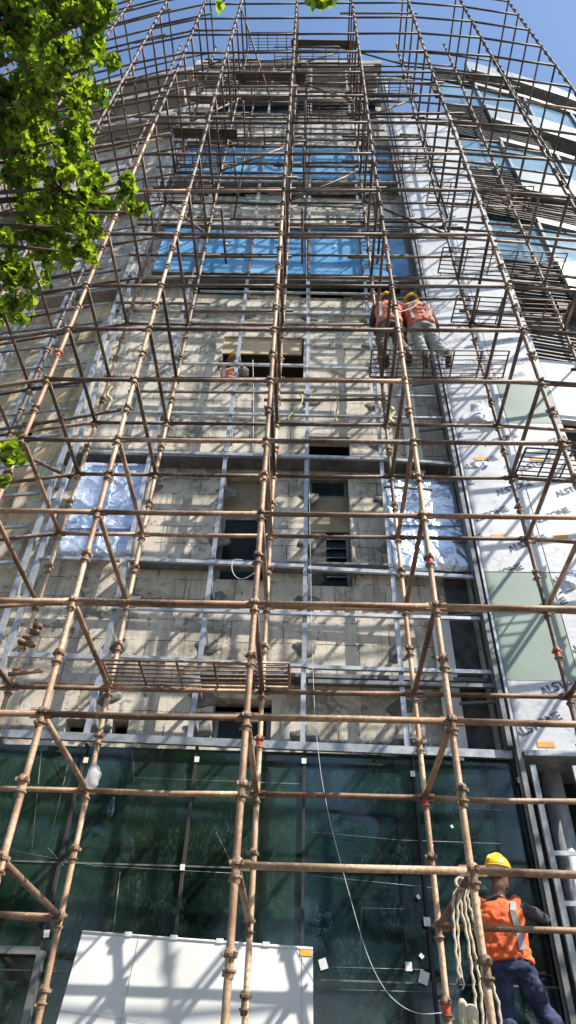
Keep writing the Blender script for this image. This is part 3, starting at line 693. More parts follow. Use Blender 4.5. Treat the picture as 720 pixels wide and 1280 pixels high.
# ---- printed cladding panels
xA = xr+.055; xB = at(677, 683, 7.08).x; xC = at(695, 510, 7.08).x
def pz(py, px=620): return at(px, py, 7.08).z
def text_mesh(body, size):
    cu = bpy.data.curves.new('t', 'FONT'); cu.body = body; cu.size = size; cu.extrude = .0; cu.offset = size*.035; cu.align_x = 'CENTER'; cu.align_y = 'CENTER'
    ob = bpy.data.objects.new('t', cu); COL.objects.link(ob); dg = bpy.context.evaluated_depsgraph_get(); dg.update()
    me = bpy.data.meshes.new_from_object(ob.evaluated_get(dg)); bpy.data.objects.remove(ob); return me
TM = text_mesh('ALSTONE', .135)
def lettering(parent, x0, x1, z0, z1, y, mat):
    """rows of the printed name, clipped at the panel edges"""
    bm = bmesh.new(); a = math.radians(24)
    row = math.floor(z0/.5)
    z = row*.5
    while z < z1+.1:
        off = .41*(int(round(z/.5)) % 2)
        x = math.floor(x0/.82)*.82+off-.82
        while x < x1+.4:
            t = bmesh.new(); t.from_mesh(TM)
            mt = Matrix.Translation((x+random.uniform(-.02, .02), y, z+random.uniform(-.02, .02))) @ Matrix.Rotation(math.radians(90), 4, 'X') @ Matrix.Rotation(a, 4, 'Z')
            bmesh.ops.transform(t, matrix=mt, verts=t.verts)
            for co, no in (((x0+.01, 0, 0), (-1, 0, 0)), ((x1-.01, 0, 0), (1, 0, 0)), ((0, 0, z0+.01), (0, 0, -1)), ((0, 0, z1-.01), (0, 0, 1))):
                if t.verts: bmesh.ops.bisect_plane(t, geom=t.verts[:]+t.edges[:]+t.faces[:], plane_co=co, plane_no=no, clear_outer=True)
            tm = bpy.data.meshes.new('tmp'); t.to_mesh(tm); t.free(); bm.from_mesh(tm); bpy.data.meshes.remove(tm)
            x += .82
        z += .5
    me = bpy.data.meshes.new('lettering'); bm.to_mesh(me); bm.free(); me.materials.append(MT[mat])
    for v in me.vertices: v.co -= world_loc(parent)
    o = bpy.data.objects.new('lettering', me); COL.objects.link(o); o.parent = parent; return o
cols = [(xA, xB-.006), (xB+.006, xC-.006)]
rowsz = [941, 851, 716, 604, 530, 482, 436, 386, 338, 296, 256, 220, 188, 160, 143]
rz = [pz(y) for y in rowsz]
for ci, (xa, xb) in enumerate(cols):
    for ri in range(len(rz)-1):
        green = (ri == 1) or (ri == 4 and ci == 1)
        if ri == 1 and ci == 1: green = False
        y = 7.06+random.uniform(-.004, .004)
        mb = MB().box(xa, xb, y, y+.03, rz[ri]+.005, rz[ri+1]-.005)
        pn = mb.build('cladding_panel', 'green_panel' if green else 'acp', bld)
        if green: tag(pn, 'pale green bare panel among the printed white ones')
        elif ri < 7:
            lettering(pn, xa, xb, rz[ri]+.005, rz[ri+1]-.005, y-.003, 'ink' if ri < 4 else 'ink_pale')
        if not green and ri in (0, 2, 3):
            zz = rz[ri]+(.06 if ri == 0 else (rz[ri+1]-rz[ri])*.35)
            MB().box(xa+.18, xa+.36, y-.006, y-.003, zz, zz+.06).build('sticker', 'orange_label', pn)
# torn, crumpled film
sheet([(573, 530), (628, 532), (622, 500), (585, 505)], 7.0, 'acp', 'torn_film', 10, 8, .09)
sheet([(590, 590), (612, 580), (608, 572), (588, 578)], 6.98, 'foil', 'torn_film', 6, 5, .07)
sheet([(700, 740), (722, 735), (722, 716), (704, 720)], 6.98, 'foil', 'torn_film', 6, 5, .07)
# rail between panel columns
MB().bar((xr+.02, DR-.09, 0.1), (xr+.02, DR-.09, ledz(941, 640)), .05, .06).build('cladding_rail', 'alu_dark', bld)

# ---- bottom filmed glass
gx = [fp(-70, 1000, 7.15).x, at(100, 980, 7.15).x, at(242, 980, 7.15).x, at(380, 980, 7.15).x, at(519, 980, 7.15).x, fp(640, 1000, 7.15).x+.02]
gx[5] = at(700, 1215, 7.2).x
hz = [0.12, at(400, 1225, 7.15).z, at(400, 1088, 7.15).z, zg-.06]
for i in range(5):
    for j in range(3):
        a, b = gx[i], gx[i+1]
        if b-a < .1: continue
        pane = MB(); y1, y2 = Yp(7.15, a), Yp(7.15, b)
        e = [random.uniform(-.006, .006) for _ in range(4)]
        z0, z1 = hz[j]+.006, hz[j+1]-.006
        nx = nz = 6; p0 = MB()
        for v in range(nz+1):
            for u in range(nx+1):
                x = a+.01+(b-a-.02)*u/nx; z = z0+(z1-z0)*v/nz
                p0.v.append(Vector((x, Yp(7.15, x)+.004*noise.noise(Vector((x*2, 0, z*2)))+e[0]*u/nx+e[1]*v/nz, z)))
        for v in range(nz):
            for u in range(nx):
                q = v*(nx+1)+u; p0.f.append((q, q+1, q+nx+2, q+nx+1)); p0.sm.append(True)
        p0.build('glass_panel', 'film' if i < 3 else 'film_blue', bld)
for i in range(1, 6):
    x = gx[i]; MB().box(x-.014, x+.014, Yp(7.11, x), Yp(7.2, x), .1, zg-.05).build('mullion', 'dark', bld)
for j in (1, 2):
    MB().hexa([(gx[0], Yp(7.145, gx[0])-.004, hz[j]-.007), (gx[5], Yp(7.145, gx[5])-.004, hz[j]-.007), (gx[5], Yp(7.2, gx[5]), hz[j]-.007), (gx[0], Yp(7.2, gx[0]), hz[j]-.007),
               (gx[0], Yp(7.145, gx[0])-.004, hz[j]+.007), (gx[5], Yp(7.145, gx[5])-.004, hz[j]+.007), (gx[5], Yp(7.2, gx[5]), hz[j]+.007), (gx[0], Yp(7.2, gx[0]), hz[j]+.007)]).build('transom_joint', 'alu_dark', bld)
MB().box(gx[0], gx[5], 7.24, 7.3, 0, zg-.05).build('backing', 'dark', bld)
def line(pts, D, r=.003, mat='wire', name='film_crease'):
    return MB().path([fp(x, y, D) for x, y in pts], r, 5).build(name, mat, bld)
for p in [[(20, 1064), (118, 1082), (226, 1088), (300, 1092)], [(52, 936), (40, 1060)], [(165, 936), (168, 975)], [(90, 935), (65, 1040)], [(165, 972), (380, 980)], [(390, 1040), (500, 1050), (640, 1055)],
          [(395, 1095), (545, 1110)], [(385, 1208), (530, 1212)], [(385, 1236), (540, 1240)], [(505, 1136), (452, 1135), (450, 1200)], [(290, 1080), (270, 1040)], [(150, 1090), (140, 1180)], [(80, 1082), (60, 1060)], [(610, 1210), (690, 1220)], [(590, 1010), (640, 1014)]]:
    line(p, 7.132, .0014, 'strip')
for px, py, s, a in [(107, 950, .06, 0), (246, 949, .06, 0), (380, 951, .06, 0), (516, 967, .06, 0), (228, 1084, .055, 0), (58, 1167, .06, .1), (650, 975, .06, 0), (534, 1152, .075, 0), (404, 1205, .085, .3), (511, 1208, .07, 0), (530, 1222, .10, -.35), (527, 1195, .04, .8), (523, 1121, .035, .6), (90, 926, .07, 0), (170, 928, .08, 0), (442, 939, .06, 0), (577, 947, .06, 0), (600, 1168, .05, 0), (565, 1033, .03, .4)]:
    c = fp(px, py, 7.10); ca, sa = math.cos(a), math.sin(a)
    q = [c+Vector((u*ca-v*sa*1.2, 0, u*sa+v*ca*1.2))*s*.40 for u, v in ((-1, -1), (1, -1), (1, 1), (-1, 1))]
    MB().hexa([q[0], q[1], q[1]+Vector((0, .006, 0)), q[0]+Vector((0, .006, 0)), q[3], q[2], q[2]+Vector((0, .006, 0)), q[3]+Vector((0, .006, 0))]).build('sticker', 'paper', bld)
# door frame bottom left
zl = at(40, 1190, 7.1).z; xl = at(52, 1200, 7.1).x
MB().box(xl-.03, xl+.03, 7.02, 7.09, 0, zl).build('door_frame', 'alu_dark', bld); MB().box(xl-2, xl-.031, 7.02, 7.09, zl-.03, zl+.03).build('door_frame', 'alu_dark', bld)
# right-hand service zone below the printed panels
for x, r in [(at(715, 1100, 7.5).x, .11), (at(716, 1100, 7.5).x+.45, .11)]:
    MB().path([(x, 7.45, 0), (x, 7.45, pz(945))], r, 14).build('column', 'alu', bld)
MB().box(xr+.05, xr+3.2, 7.75, 7.8, 0, pz(944)).build('backing', 'dark', bld)
MB().box(xr+.06, xr+3, 6.98, 7.7, pz(946)-.02, pz(941)-.004).build('ledge', 'alu', bld)
lad = empty('steel_ladder', (at(700, 1100, 7.0).x, 7.0, 0), 'grey steel ladder frame standing right of the dark glass', 'ladder')
xl0 = at(685, 1050, 7.0).x; 
for x in (xl0, xl0+.42): MB().bar((x, 7.0, 0), (x, 7.0, pz(948)-.1), .055, .04).build('rail', 'alu', lad)
for i in range(9):
    MB().bar((xl0+.028, 7.0, .35+i*.42), (xl0+.392, 7.0, .35+i*.42), .04, .03).build('rung', 'alu', lad)

# ================================================================== LEFT WING of the building
KL = -.13
def lp(px, py, D=DR): return at(px, py, D+.0, KL, X0) 
lw = empty('side_building', (X0-3, 8.2, 0), 'warm beige rendered wing turning back behind the tree', 'building')
def lwall(x0, x1, z0, z1, D, mat, name, thick=.1):
    f = lambda x: D+KL*(x-X0)+.1
    return MB().hexa([(x0, f(x0), z0), (x1, f(x1), z0), (x1, f(x1)+thick, z0), (x0, f(x0)+thick, z0), (x0, f(x0), z1), (x1, f(x1), z1), (x1, f(x1)+thick, z1), (x0, f(x0)+thick, z1)]).build(name, mat, lw)
lh = []
for (a, b, c, d) in [(20, 305, 62, 342), (15, 380, 45, 400), (125, 140, 160, 163), (90, 215, 120, 228), (5, 520, 45, 560)]:
    p = lp(a, d, DW); q = lp(c, b, DW); lh.append([p.x, q.x, p.z, q.z])
mb = MB(); 
def wl2(mb, x0, x1, z0, z1, hs, D):
    wall_mesh(mb, x0, x1, z0, z1, hs, D-KL*X0+.1, .25, KL)
wl2(mb, X0-7, X0-.01, 0, 15.2, lh[:2]+lh[4:], DW); mb.build('wall', 'warm_block', lw)
mb = MB(); wl2(mb, X0-7, X0-.01, 15.2, ROOF-1.2, lh[2:4], DW); mb.build('wall', 'pale_block', lw)
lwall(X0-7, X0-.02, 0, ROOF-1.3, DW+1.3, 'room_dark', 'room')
for py, D, h in [(240, 7.0, .25), (150, 6.9, .3), (120, 6.85, .3), (355, 7.2, .15)]:
    z = lp(150, py, D).z; lwall(X0-7, X0-.03, z, z+h, D, 'slab', 'slab_edge', .44)
lwall(X0-7, X0-.03, ROOF-1.19, ROOF-.9, 6.9, 'slab', 'roof', 5)
# corner rails and cross rails on the left wing
for dx in (-.05, .11):
    x = SL[0]+dx; vrail(x, .3, ledz(130, 200), DR-.03, .06, .06, 'corner_rail', 'alu')
for (sx, sy) in [(40, 430), (60, 400)]:
    pass
for dx in (-1.0, -1.75, -2.6, -3.5):
    x = X0+dx; f = DR+KL*(x-X0)+.06
    MB().bar((x, f, .3), (x, f, 17), .06, .05).build('cladding_rail', 'alu', lw); MB().bar((x+.1, f+.04, .3), (x+.1, f+.04, 17), .05, .04).build('cladding_rail', 'alu', lw)
for z in [z*.62+2.2 for z in range(24)]:
    x0, x1 = X0-6.5, X0-.04; f = lambda x: DR+KL*(x-X0)+.02
    MB().bar((x0, f(x0), z), (x1, f(x1), z), .045, .035).build('cross_rail', 'alu' if random.random() < .7 else 'alu_dark', lw)
    if random.random() < .8:
        xx = X0-.95; MB().bar((xx, f(xx)+.03, z), (xx+.12, f(xx)+.42, z-.15), .04, .01).build('bracket', 'alu', lw)

# ================================================================== RIGHT WING: ribbon windows, spandrels, louvres
rw = empty('balcony_building', (xC+2, 8, 0), 'curving wing of pale spandrels and ribbon glass at the upper right', 'building')
segs = [(xC+.02, 7.12)]
for a, L in ((.12, 1.15), (.22, 1.6), (.27, 1.6), (.33, 1.8), (.40, 2.2)): segs.append((segs[-1][0]+math.cos(a)*L, segs[-1][1]+math.sin(a)*L))
def ribbon(z0, z1, off, th, mat, name, i0=0, i1=None):
    for (xa, ya), (xb, yb) in list(zip(segs[:-1], segs[1:]))[i0:i1]:
        MB().hexa([(xa, ya+off, z0), (xb-.01, yb+off, z0), (xb-.01, yb+off+th, z0), (xa, ya+off+th, z0), (xa, ya+off, z1), (xb-.01, yb+off, z1), (xb-.01, yb+off+th, z1), (xa, ya+off+th, z1)]).build(name, mat, rw)
base = 14.4+CAMH
for s, zc in enumerate([base, base+4.65, base+9.1]):
    ribbon(zc-.85, zc+.85, .06, .02, 'sky_glass', 'window_glass')
    ribbon(zc-2.1, zc-.86, -.05, .2, 'spandrel', 'spandrel', 1)
    ribbon(zc-2.3, zc-2.101, -.12, .8, 'alu_dark', 'soffit', 1); ribbon(zc-2.3, zc-.87, .5, .05, 'recess_grey', 'recess', 0, 1)
    ribbon(zc+.86, zc+1.1, -.03, .25, 'alu_dark', 'head_beam', 1)
    for i in range(1, 5):
        xa, ya = segs[i]; MB().box(xa-.03, xa+.03, ya-.02, ya+.05, zc-.85, zc+.85).build('mullion', 'alu', rw)
    for i in range(42):   # louvre blades in the recess above the glass
        z = zc-2.3+i*.115
        if z > zc-.95 and z < zc+1.15 or z > zc+2.35: continue
        (xa, ya), (xb, yb) = segs[0], segs[1 if z < zc else 2]
        MB().hexa([(xa, ya+.02, z), (xb, yb+.02, z), (xb, yb+.10, z+.05), (xa, ya+.10, z+.05), (xa, ya+.02, z+.012), (xb, yb+.02, z+.012), (xb, yb+.10, z+.062), (xa, ya+.10, z+.062)]).build('louvre', 'alu_dark', rw)
    ribbon(zc+1.1, zc+2.4, .5, .05, 'recess_grey', 'recess')
ribbon(base+11.0, base+12.3, -.05, .2, 'spandrel', 'spandrel', 1); ribbon(base+10.8, base+10.99, -.2, 1.2, 'alu_dark', 'soffit', 1)
# lower part: louvre panel, white panels, dark strip
z_w0, z_w1 = at(700, 537, 7.3).z, at(700, 462, 7.3).z
ribbon(z_w0, z_w1, -.03, .1, 'white_panel', 'spandrel')
ribbon(z_w0-1.0, z_w0-.02, .4, .1, 'recess_grey', 'recess'); ribbon(z_w1+.02, base-2.31, .4, .1, 'recess_grey', 'recess')
z = z_w1+.12
while z < z_w1+.95:
    (xa, ya), (xb, yb) = segs[0], segs[2]
    MB().hexa([(xa, ya, z), (xb, yb, z), (xb, yb+.08, z+.05), (xa, ya+.08, z+.05), (xa, ya, z+.012), (xb, yb, z+.012), (xb, yb+.08, z+.062), (xa, ya+.08, z+.062)]).build('louvre', 'alu_dark', rw); z += .11
ribbon(3.2, z_w0-1.02, -.02, .1, 'acp', 'cladding_panel')
ribbon(0, ROOF-.5, 1.2, .2, 'slab', 'wall', 1); ribbon(0, base+10, 1.2, .2, 'slab', 'wall', 0, 1)
MB().hexa([(segs[1][0], 7.6, ROOF-.49), (segs[-1][0], segs[-1][1]+.2, ROOF-.49), (segs[-1][0], 16, ROOF-.49), (segs[1][0], 16, ROOF-.49), (segs[1][0], 7.6, ROOF-.3), (segs[-1][0], segs[-1][1]+.2, ROOF-.3), (segs[-1][0], 16, ROOF-.3), (segs[1][0], 16, ROOF-.3)]).build('roof', 'slab', rw)

# ================================================================== LOOSE THINGS
# big white board leaning against the glass
c = [at(103, 1165, 6.98), at(391, 1184, 6.98)]
dl = Vector((0, -1, 0))
foot = [at(391, 1184, 6.98).x, at(60, 1330, 6.75)]
bA = at(103, 1165, 7.0); bB = at(391, 1186, 7.0); bC = at(392, 1330, 6.86); bD = at(56, 1330, 6.86)
nrm = (bB-bA).cross(bD-bA).normalized()
if nrm.y > 0: nrm = -nrm
# extend the board down to a plausible height above the ground
k = (bA.z-.9)/(bA.z-bD.z); bD2 = bA+(bD-bA)*k; k = (bB.z-.9)/(bB.z-bC.z); bC2 = bB+(bC-bB)*k
board = empty('white_board', ((bC2+bD2)/2), 'large white sheet with an orange corner label leaning on the dark glass', 'board')
MB().hexa([bD2, bC2, bC2-nrm*.025, bD2-nrm*.025, bA, bB, bB-nrm*.025, bA-nrm*.025]).build('sheet', 'white_panel', board)
def bp(u, v): return (bA*(1-u)+bB*u)*(1-v)+(bD2*(1-u)+bC2*u)*v+nrm*.003
for u in (.25, .955): MB().path([bp(u, 0), bp(u, 1)], .002, 4).build('crease', 'strip', board)
MB().path([bp(0, .28), bp(1, .33)], .0015, 4).build('crease', 'strip', board)
MB().hexa([bp(.945, .03), bp(.995, .03), bp(.995, .03)+nrm*.002, bp(.945, .03)+nrm*.002, bp(.945, .005), bp(.995, .005), bp(.995, .005)+nrm*.002, bp(.945, .005)+nrm*.002]).build('label', 'orange_label', board)
MB().path([bA+nrm*.0, bB+nrm*.0], .012, 6).build('edge_trim', 'paper', board)
for u in (.2, .4, .6, .8):
    q = bp(u, 0); MB().box(q.x-.03, q.x+.03, q.y-.01, q.y+.03, q.z-.01, q.z+.025).build('clip', 'paper', board)
# trestle shelf that carries the board's foot
sh = empty('timber_trestle', ((bC2.x+bD2.x)/2, 6.85, 0), 'low timber trestle carrying the foot of the leaning white sheet', 'trestle')
yb_ = (bC2.y+bD2.y)/2
MB().box(bD2.x-.1, bC2.x+.1, yb_-.15, yb_+.1, .86, .895).build('top', 'room', sh)
for x in (bD2.x, bC2.x-.05):
    for y in (yb_-.12, yb_+.03): MB().box(x, x+.05, y, y+.05, 0, .859).build('leg', 'room', sh)
# hanging white cable
MBc = MB(); pts = [(383, 300), (384, 430), (386, 560), (388, 700), (392, 860), (399, 950), (409, 1010), (421, 1060), (440, 1130), (458, 1190), (478, 1232), (500, 1256), (525, 1267), (552, 1266)]
def smooth(p, n=4):
    out = []
    for i in range(len(p)-1):
        a, b, c, d = p[max(i-1, 0)], p[i], p[i+1], p[min(i+2, len(p)-1)]
        for t in range(n):
            u = t/n; out.append(.5*((2*b)+(c-a)*u+(2*a-5*b+4*c-d)*u*u+(3*b-a-3*c+d)*u**3))
    return out+[p[-1]]
cab = smooth([at(x, y, 6.75) for x, y in pts]); tag(MBc.path(cab, .0025, 6).build('hanging_cable', 'wire'), 'thin white cable hanging down the centre and curving to the lower right', 'cable')
tag(MB().path(smooth([at(x, y, 6.7) for x, y in [(303, 700), (292, 700), (290, 712), (296, 722), (306, 723), (318, 716)]]), .005, 6).build('wire_loop', 'wire'), 'small loop of white wire before the left tall window', 'wire')
tag(MB().path(smooth([at(x, y, 6.7) for x, y in [(316, 450), (317, 500), (316, 570)]]), .004, 6).build('plumb_line', 'wire'), 'thin white line hanging below the opening with the helmeted man', 'string')
# yellow webbing strips
def ribbon_strip(pts, D, wd, name, label, cat='strap', group=None):
    p = smooth([at(x, y, D) for x, y in pts], 5); mb = MB()
    for i, q in enumerate(p):
        t = (p[min(i+1, len(p)-1)]-p[max(i-1, 0)]).normalized(); n = t.cross(Vector((0, 1, 0))).normalized()*wd/2*(1+.3*noise.noise(q*7)); tw = Vector((0, .02*noise.noise(q*9), 0))
        mb.v += [q-n-tw, q+n+tw, q+n+tw+Vector((0, .004, 0)), q-n-tw+Vector((0, .004, 0))]
        if i:
            k = 4*i
            for e in range(4): mb.f.append((k-4+e, k-4+(e+1) % 4, k+(e+1) % 4, k+e)); mb.sm.append(True)
    return tag(mb.build(name, 'yellow_rag'), label, cat, group)
ribbon_strip([(374, 492), (395, 493), (420, 492), (445, 497), (470, 493)], 6.55, .022, 'yellow_strap', 'yellow strap stretched level right of the centre pole')
ribbon_strip([(374, 491), (378, 500), (370, 512), (361, 520), (362, 526)], 6.5, .024, 'yellow_strap', 'frayed yellow strap end drooping beside the centre pole')
ribbon_strip([(420, 490), (422, 505), (420, 518), (421, 530)], 6.52, .022, 'yellow_strap', 'short yellow strap hanging straight down from the level one')
ribbon_strip([(140, 482), (134, 492), (139, 500), (133, 512)], 6.1, .04, 'yellow_rag', 'crumpled yellow rag tied to the left inner pole', 'rag')
ribbon_strip([(489, 508), (492, 515), (487, 522), (492, 527)], 6.2, .05, 'yellow_rag', 'small yellow rag tied to a pole under the two workers', 'rag')
ribbon_strip([(371, 237), (378, 243), (386, 252), (396, 251)], 6.9, .05, 'pale_rag', 'pale rag caught on a rail between the blue bands', 'rag').data.materials[0] = MT['paper']
# plastic bag tied at a joint
cb = at(117, 968, 6.15); mb = MB(); rg = []
for j in range(9):
    v = j/8; r = .055*math.sin(math.pi*min(1, v*1.0+.08))**.6*(1 if v < .8 else 1-(v-.8)*3.6)+.006
    rg.append([cb+Vector((math.cos(a*.5236)*r*(1+.7*noise.noise(Vector((a*.6, j*.5, 3)))), math.sin(a*.5236)*r, -.12+v*.24)) for a in range(12)])
mb.rings(rg); tag(mb.build('plastic_bag', 'bag'), 'small translucent white plastic bag tied at a pole joint', 'plastic bag')
# blue scrap on the glass
q = fp(139, 1010, 7.08); mb = MB(); mb.rings([[q+Vector((math.cos(a*.785)*.035*s, math.sin(a*.785)*.02*s, z)) for a in range(8)] for s, z in ((.3, -.1), (1, -.08), (1.1, 0), (.9, .06), (.35, .09), (.3, .12))])
tag(mb.build('water_bottle', 'film_blue'), 'small plastic bottle lodged against the dark glass under the plastic bag', 'bottle')
# green netting high on the left
mb = MB(); npn = [at(52, 150, 7.6), at(118, 118, 7.5), at(122, 130, 7.5), at(85, 145, 7.6)]
nx, nz = 24, 10
for j in range(nz+1):
    for i in range(nx+1):
        u, v = i/nx, j/nz; p = (at(50, 146, 7.4)*(1-u)+at(150, 112, 7.4)*u)*(1-v)+(at(56, 158, 7.4)*(1-u)+at(150, 124, 7.4)*u)*v
        mb.v.append(p+Vector((0, .25*noise.noise(p*.9), .15*noise.noise(p*1.3+Vector((4, 0, 0))))))
for j in range(nz):
    for i in range(nx): a = j*(nx+1)+i; mb.f.append((a, a+1, a+nx+2, a+nx+1)); mb.sm.append(True)
net = tag(mb.build('safety_net', 'net'), 'torn green safety netting slung high behind the tree', 'netting')
md = net.modifiers.new('mesh', 'WIREFRAME'); md.thickness = .03; md.use_replace = True
# rope bundle at the lower right joint
rb = empty('rope_bundle', at(590, 1095, 5.2), 'bundle of pale ropes looped over the tube joint beside the lowest worker', 'rope')
strands = [[(574, 1108), (567, 1120), (567, 1150), (570, 1190), (574, 1225)], [(575, 1106), (572, 1140), (573, 1180), (577, 1228)],
           [(580, 1102), (576, 1130), (584, 1170), (590, 1215), (594, 1250), (597, 1300)], [(584, 1098), (581, 1130), (589, 1170), (597, 1210), (602, 1250), (604, 1300)],
           [(586, 1098), (585, 1125), (592, 1150), (600, 1190), (607, 1240), (610, 1300)], [(590, 1094), (594, 1130), (601, 1180), (612, 1220), (624, 1260), (626, 1300)],
           [(592, 1094), (598, 1125), (600, 1160), (606, 1200), (612, 1260), (612, 1300)]]
for i, s in enumerate(strands):
    P_ = smooth([at(x, y, 5.15+.012*i) for x, y in s], 6); rr = []; P2 = []
    for j, p in enumerate(P_): P2.append(p+Vector((math.cos(j*1.9), math.sin(j*1.9), 0))*.004); rr.append(.009+.002*math.sin(j*2.3))
    MB().path(P2, rr, 7).build('strand', 'rope', rb)
for i in range(4):
    p = at(576+i*4.5, 1104-i*3.5, 5.12+.03*i); mb = MB(); mb.path([p+Vector((math.cos(a*.6)*.034, math.sin(a*.6)*.012, math.sin(a*.6)*.036)) for a in range(11)], .011, 6); mb.build('loop', 'rope', rb)
h0 = at(576, 1236, 5.15); MB().path([h0+Vector((math.sin(a*.5)*.022, 0, .03-math.cos(a*.5)*.035)) for a in range(11)], .006, 6).build('hook', 'alu_dark', rb)
h1 = at(577, 1248, 5.15); MB().lathe([(.01, 0), (.028, -.02), (.03, -.3), (.01, -.32)], h1, 10).build('sheath', 'rope', rb)
h2 = at(589, 1268, 5.15); MB().lathe([(.02, .05), (.045, .02), (.04, -.05), (.02, -.08)], h2, 10).build('knot', 'rope', rb)

# ================================================================== PEOPLE
def remesh(mb, voxel, name, mat, parent, smooth_it=6):
    """fuses overlapping shapes of one garment or body into one continuous skin"""
    me = mb.mesh('tmp'); ob = bpy.data.objects.new('tmp', me); COL.objects.link(ob)
    m = ob.modifiers.new('r', 'REMESH'); m.mode = 'VOXEL'; m.voxel_size = voxel; m.use_smooth_shade = True
    s = ob.modifiers.new('s', 'SMOOTH'); s.factor = .5; s.iterations = smooth_it
    dg = bpy.context.evaluated_depsgraph_get(); dg.update()
    res = bpy.data.meshes.new_from_object(ob.evaluated_get(dg)); bpy.data.objects.remove(ob)
    res.name = name; res.materials.clear(); res.materials.append(MT[mat])
    off = world_loc(parent)
    for v in res.vertices: v.co -= off
    res.polygons.foreach_set('use_smooth', [True]*len(res.polygons))
    o = bpy.data.objects.new(name, res); COL.objects.link(o); o.parent = parent; return o
def ell_ring(c, t, side, a, b, n=14):
    t = t.normalized(); s = (side-t*side.dot(t)).normalized(); f = t.cross(s)
    return [c+s*(math.cos(2*math.pi*i/n)*a)+f*(math.sin(2*math.pi*i/n)*b) for i in range(n)]
def loft(mb, pts, side, sizes, n=14):
    pts = [Vector(p) for p in pts]; R = []
    for i, p in enumerate(pts):
        t = pts[min(i+1, len(pts)-1)]-pts[max(i-1, 0)]; a, b = sizes[i]; R.append(ell_ring(p, t, Vector(side), a, b, n))
    mb.rings(R)
def limb(mb, a, b, r0, r1, mid=1.0, n=12, ext=.5):
    a, b = Vector(a), Vector(b); t = (b-a).normalized(); pts = []; rs = []
    pts.append(a-t*r0*ext); rs.append(r0*.6)
    for i in range(6): u = i/5; pts.append(a+(b-a)*u); rs.append((r0+(r1-r0)*u)*(1+(mid-1)*math.sin(math.pi*min(1, u*1.3))))
    pts.append(b+t*r1*ext); rs.append(r1*.6); mb.path(pts, rs, n)
def folds(o, amp, scale):
    me = o.data; out = []
    cos = [v.co.copy() for v in me.vertices]; nos = [x.vector.copy() for x in me.vertex_normals]
    for c, nr in zip(cos, nos):
        n = noise.noise(Vector((c.x*scale, c.y*scale, c.z*scale*1.8))); out += list(c+nr*(n*amp))
    me.vertices.foreach_set('co', out); me.update()
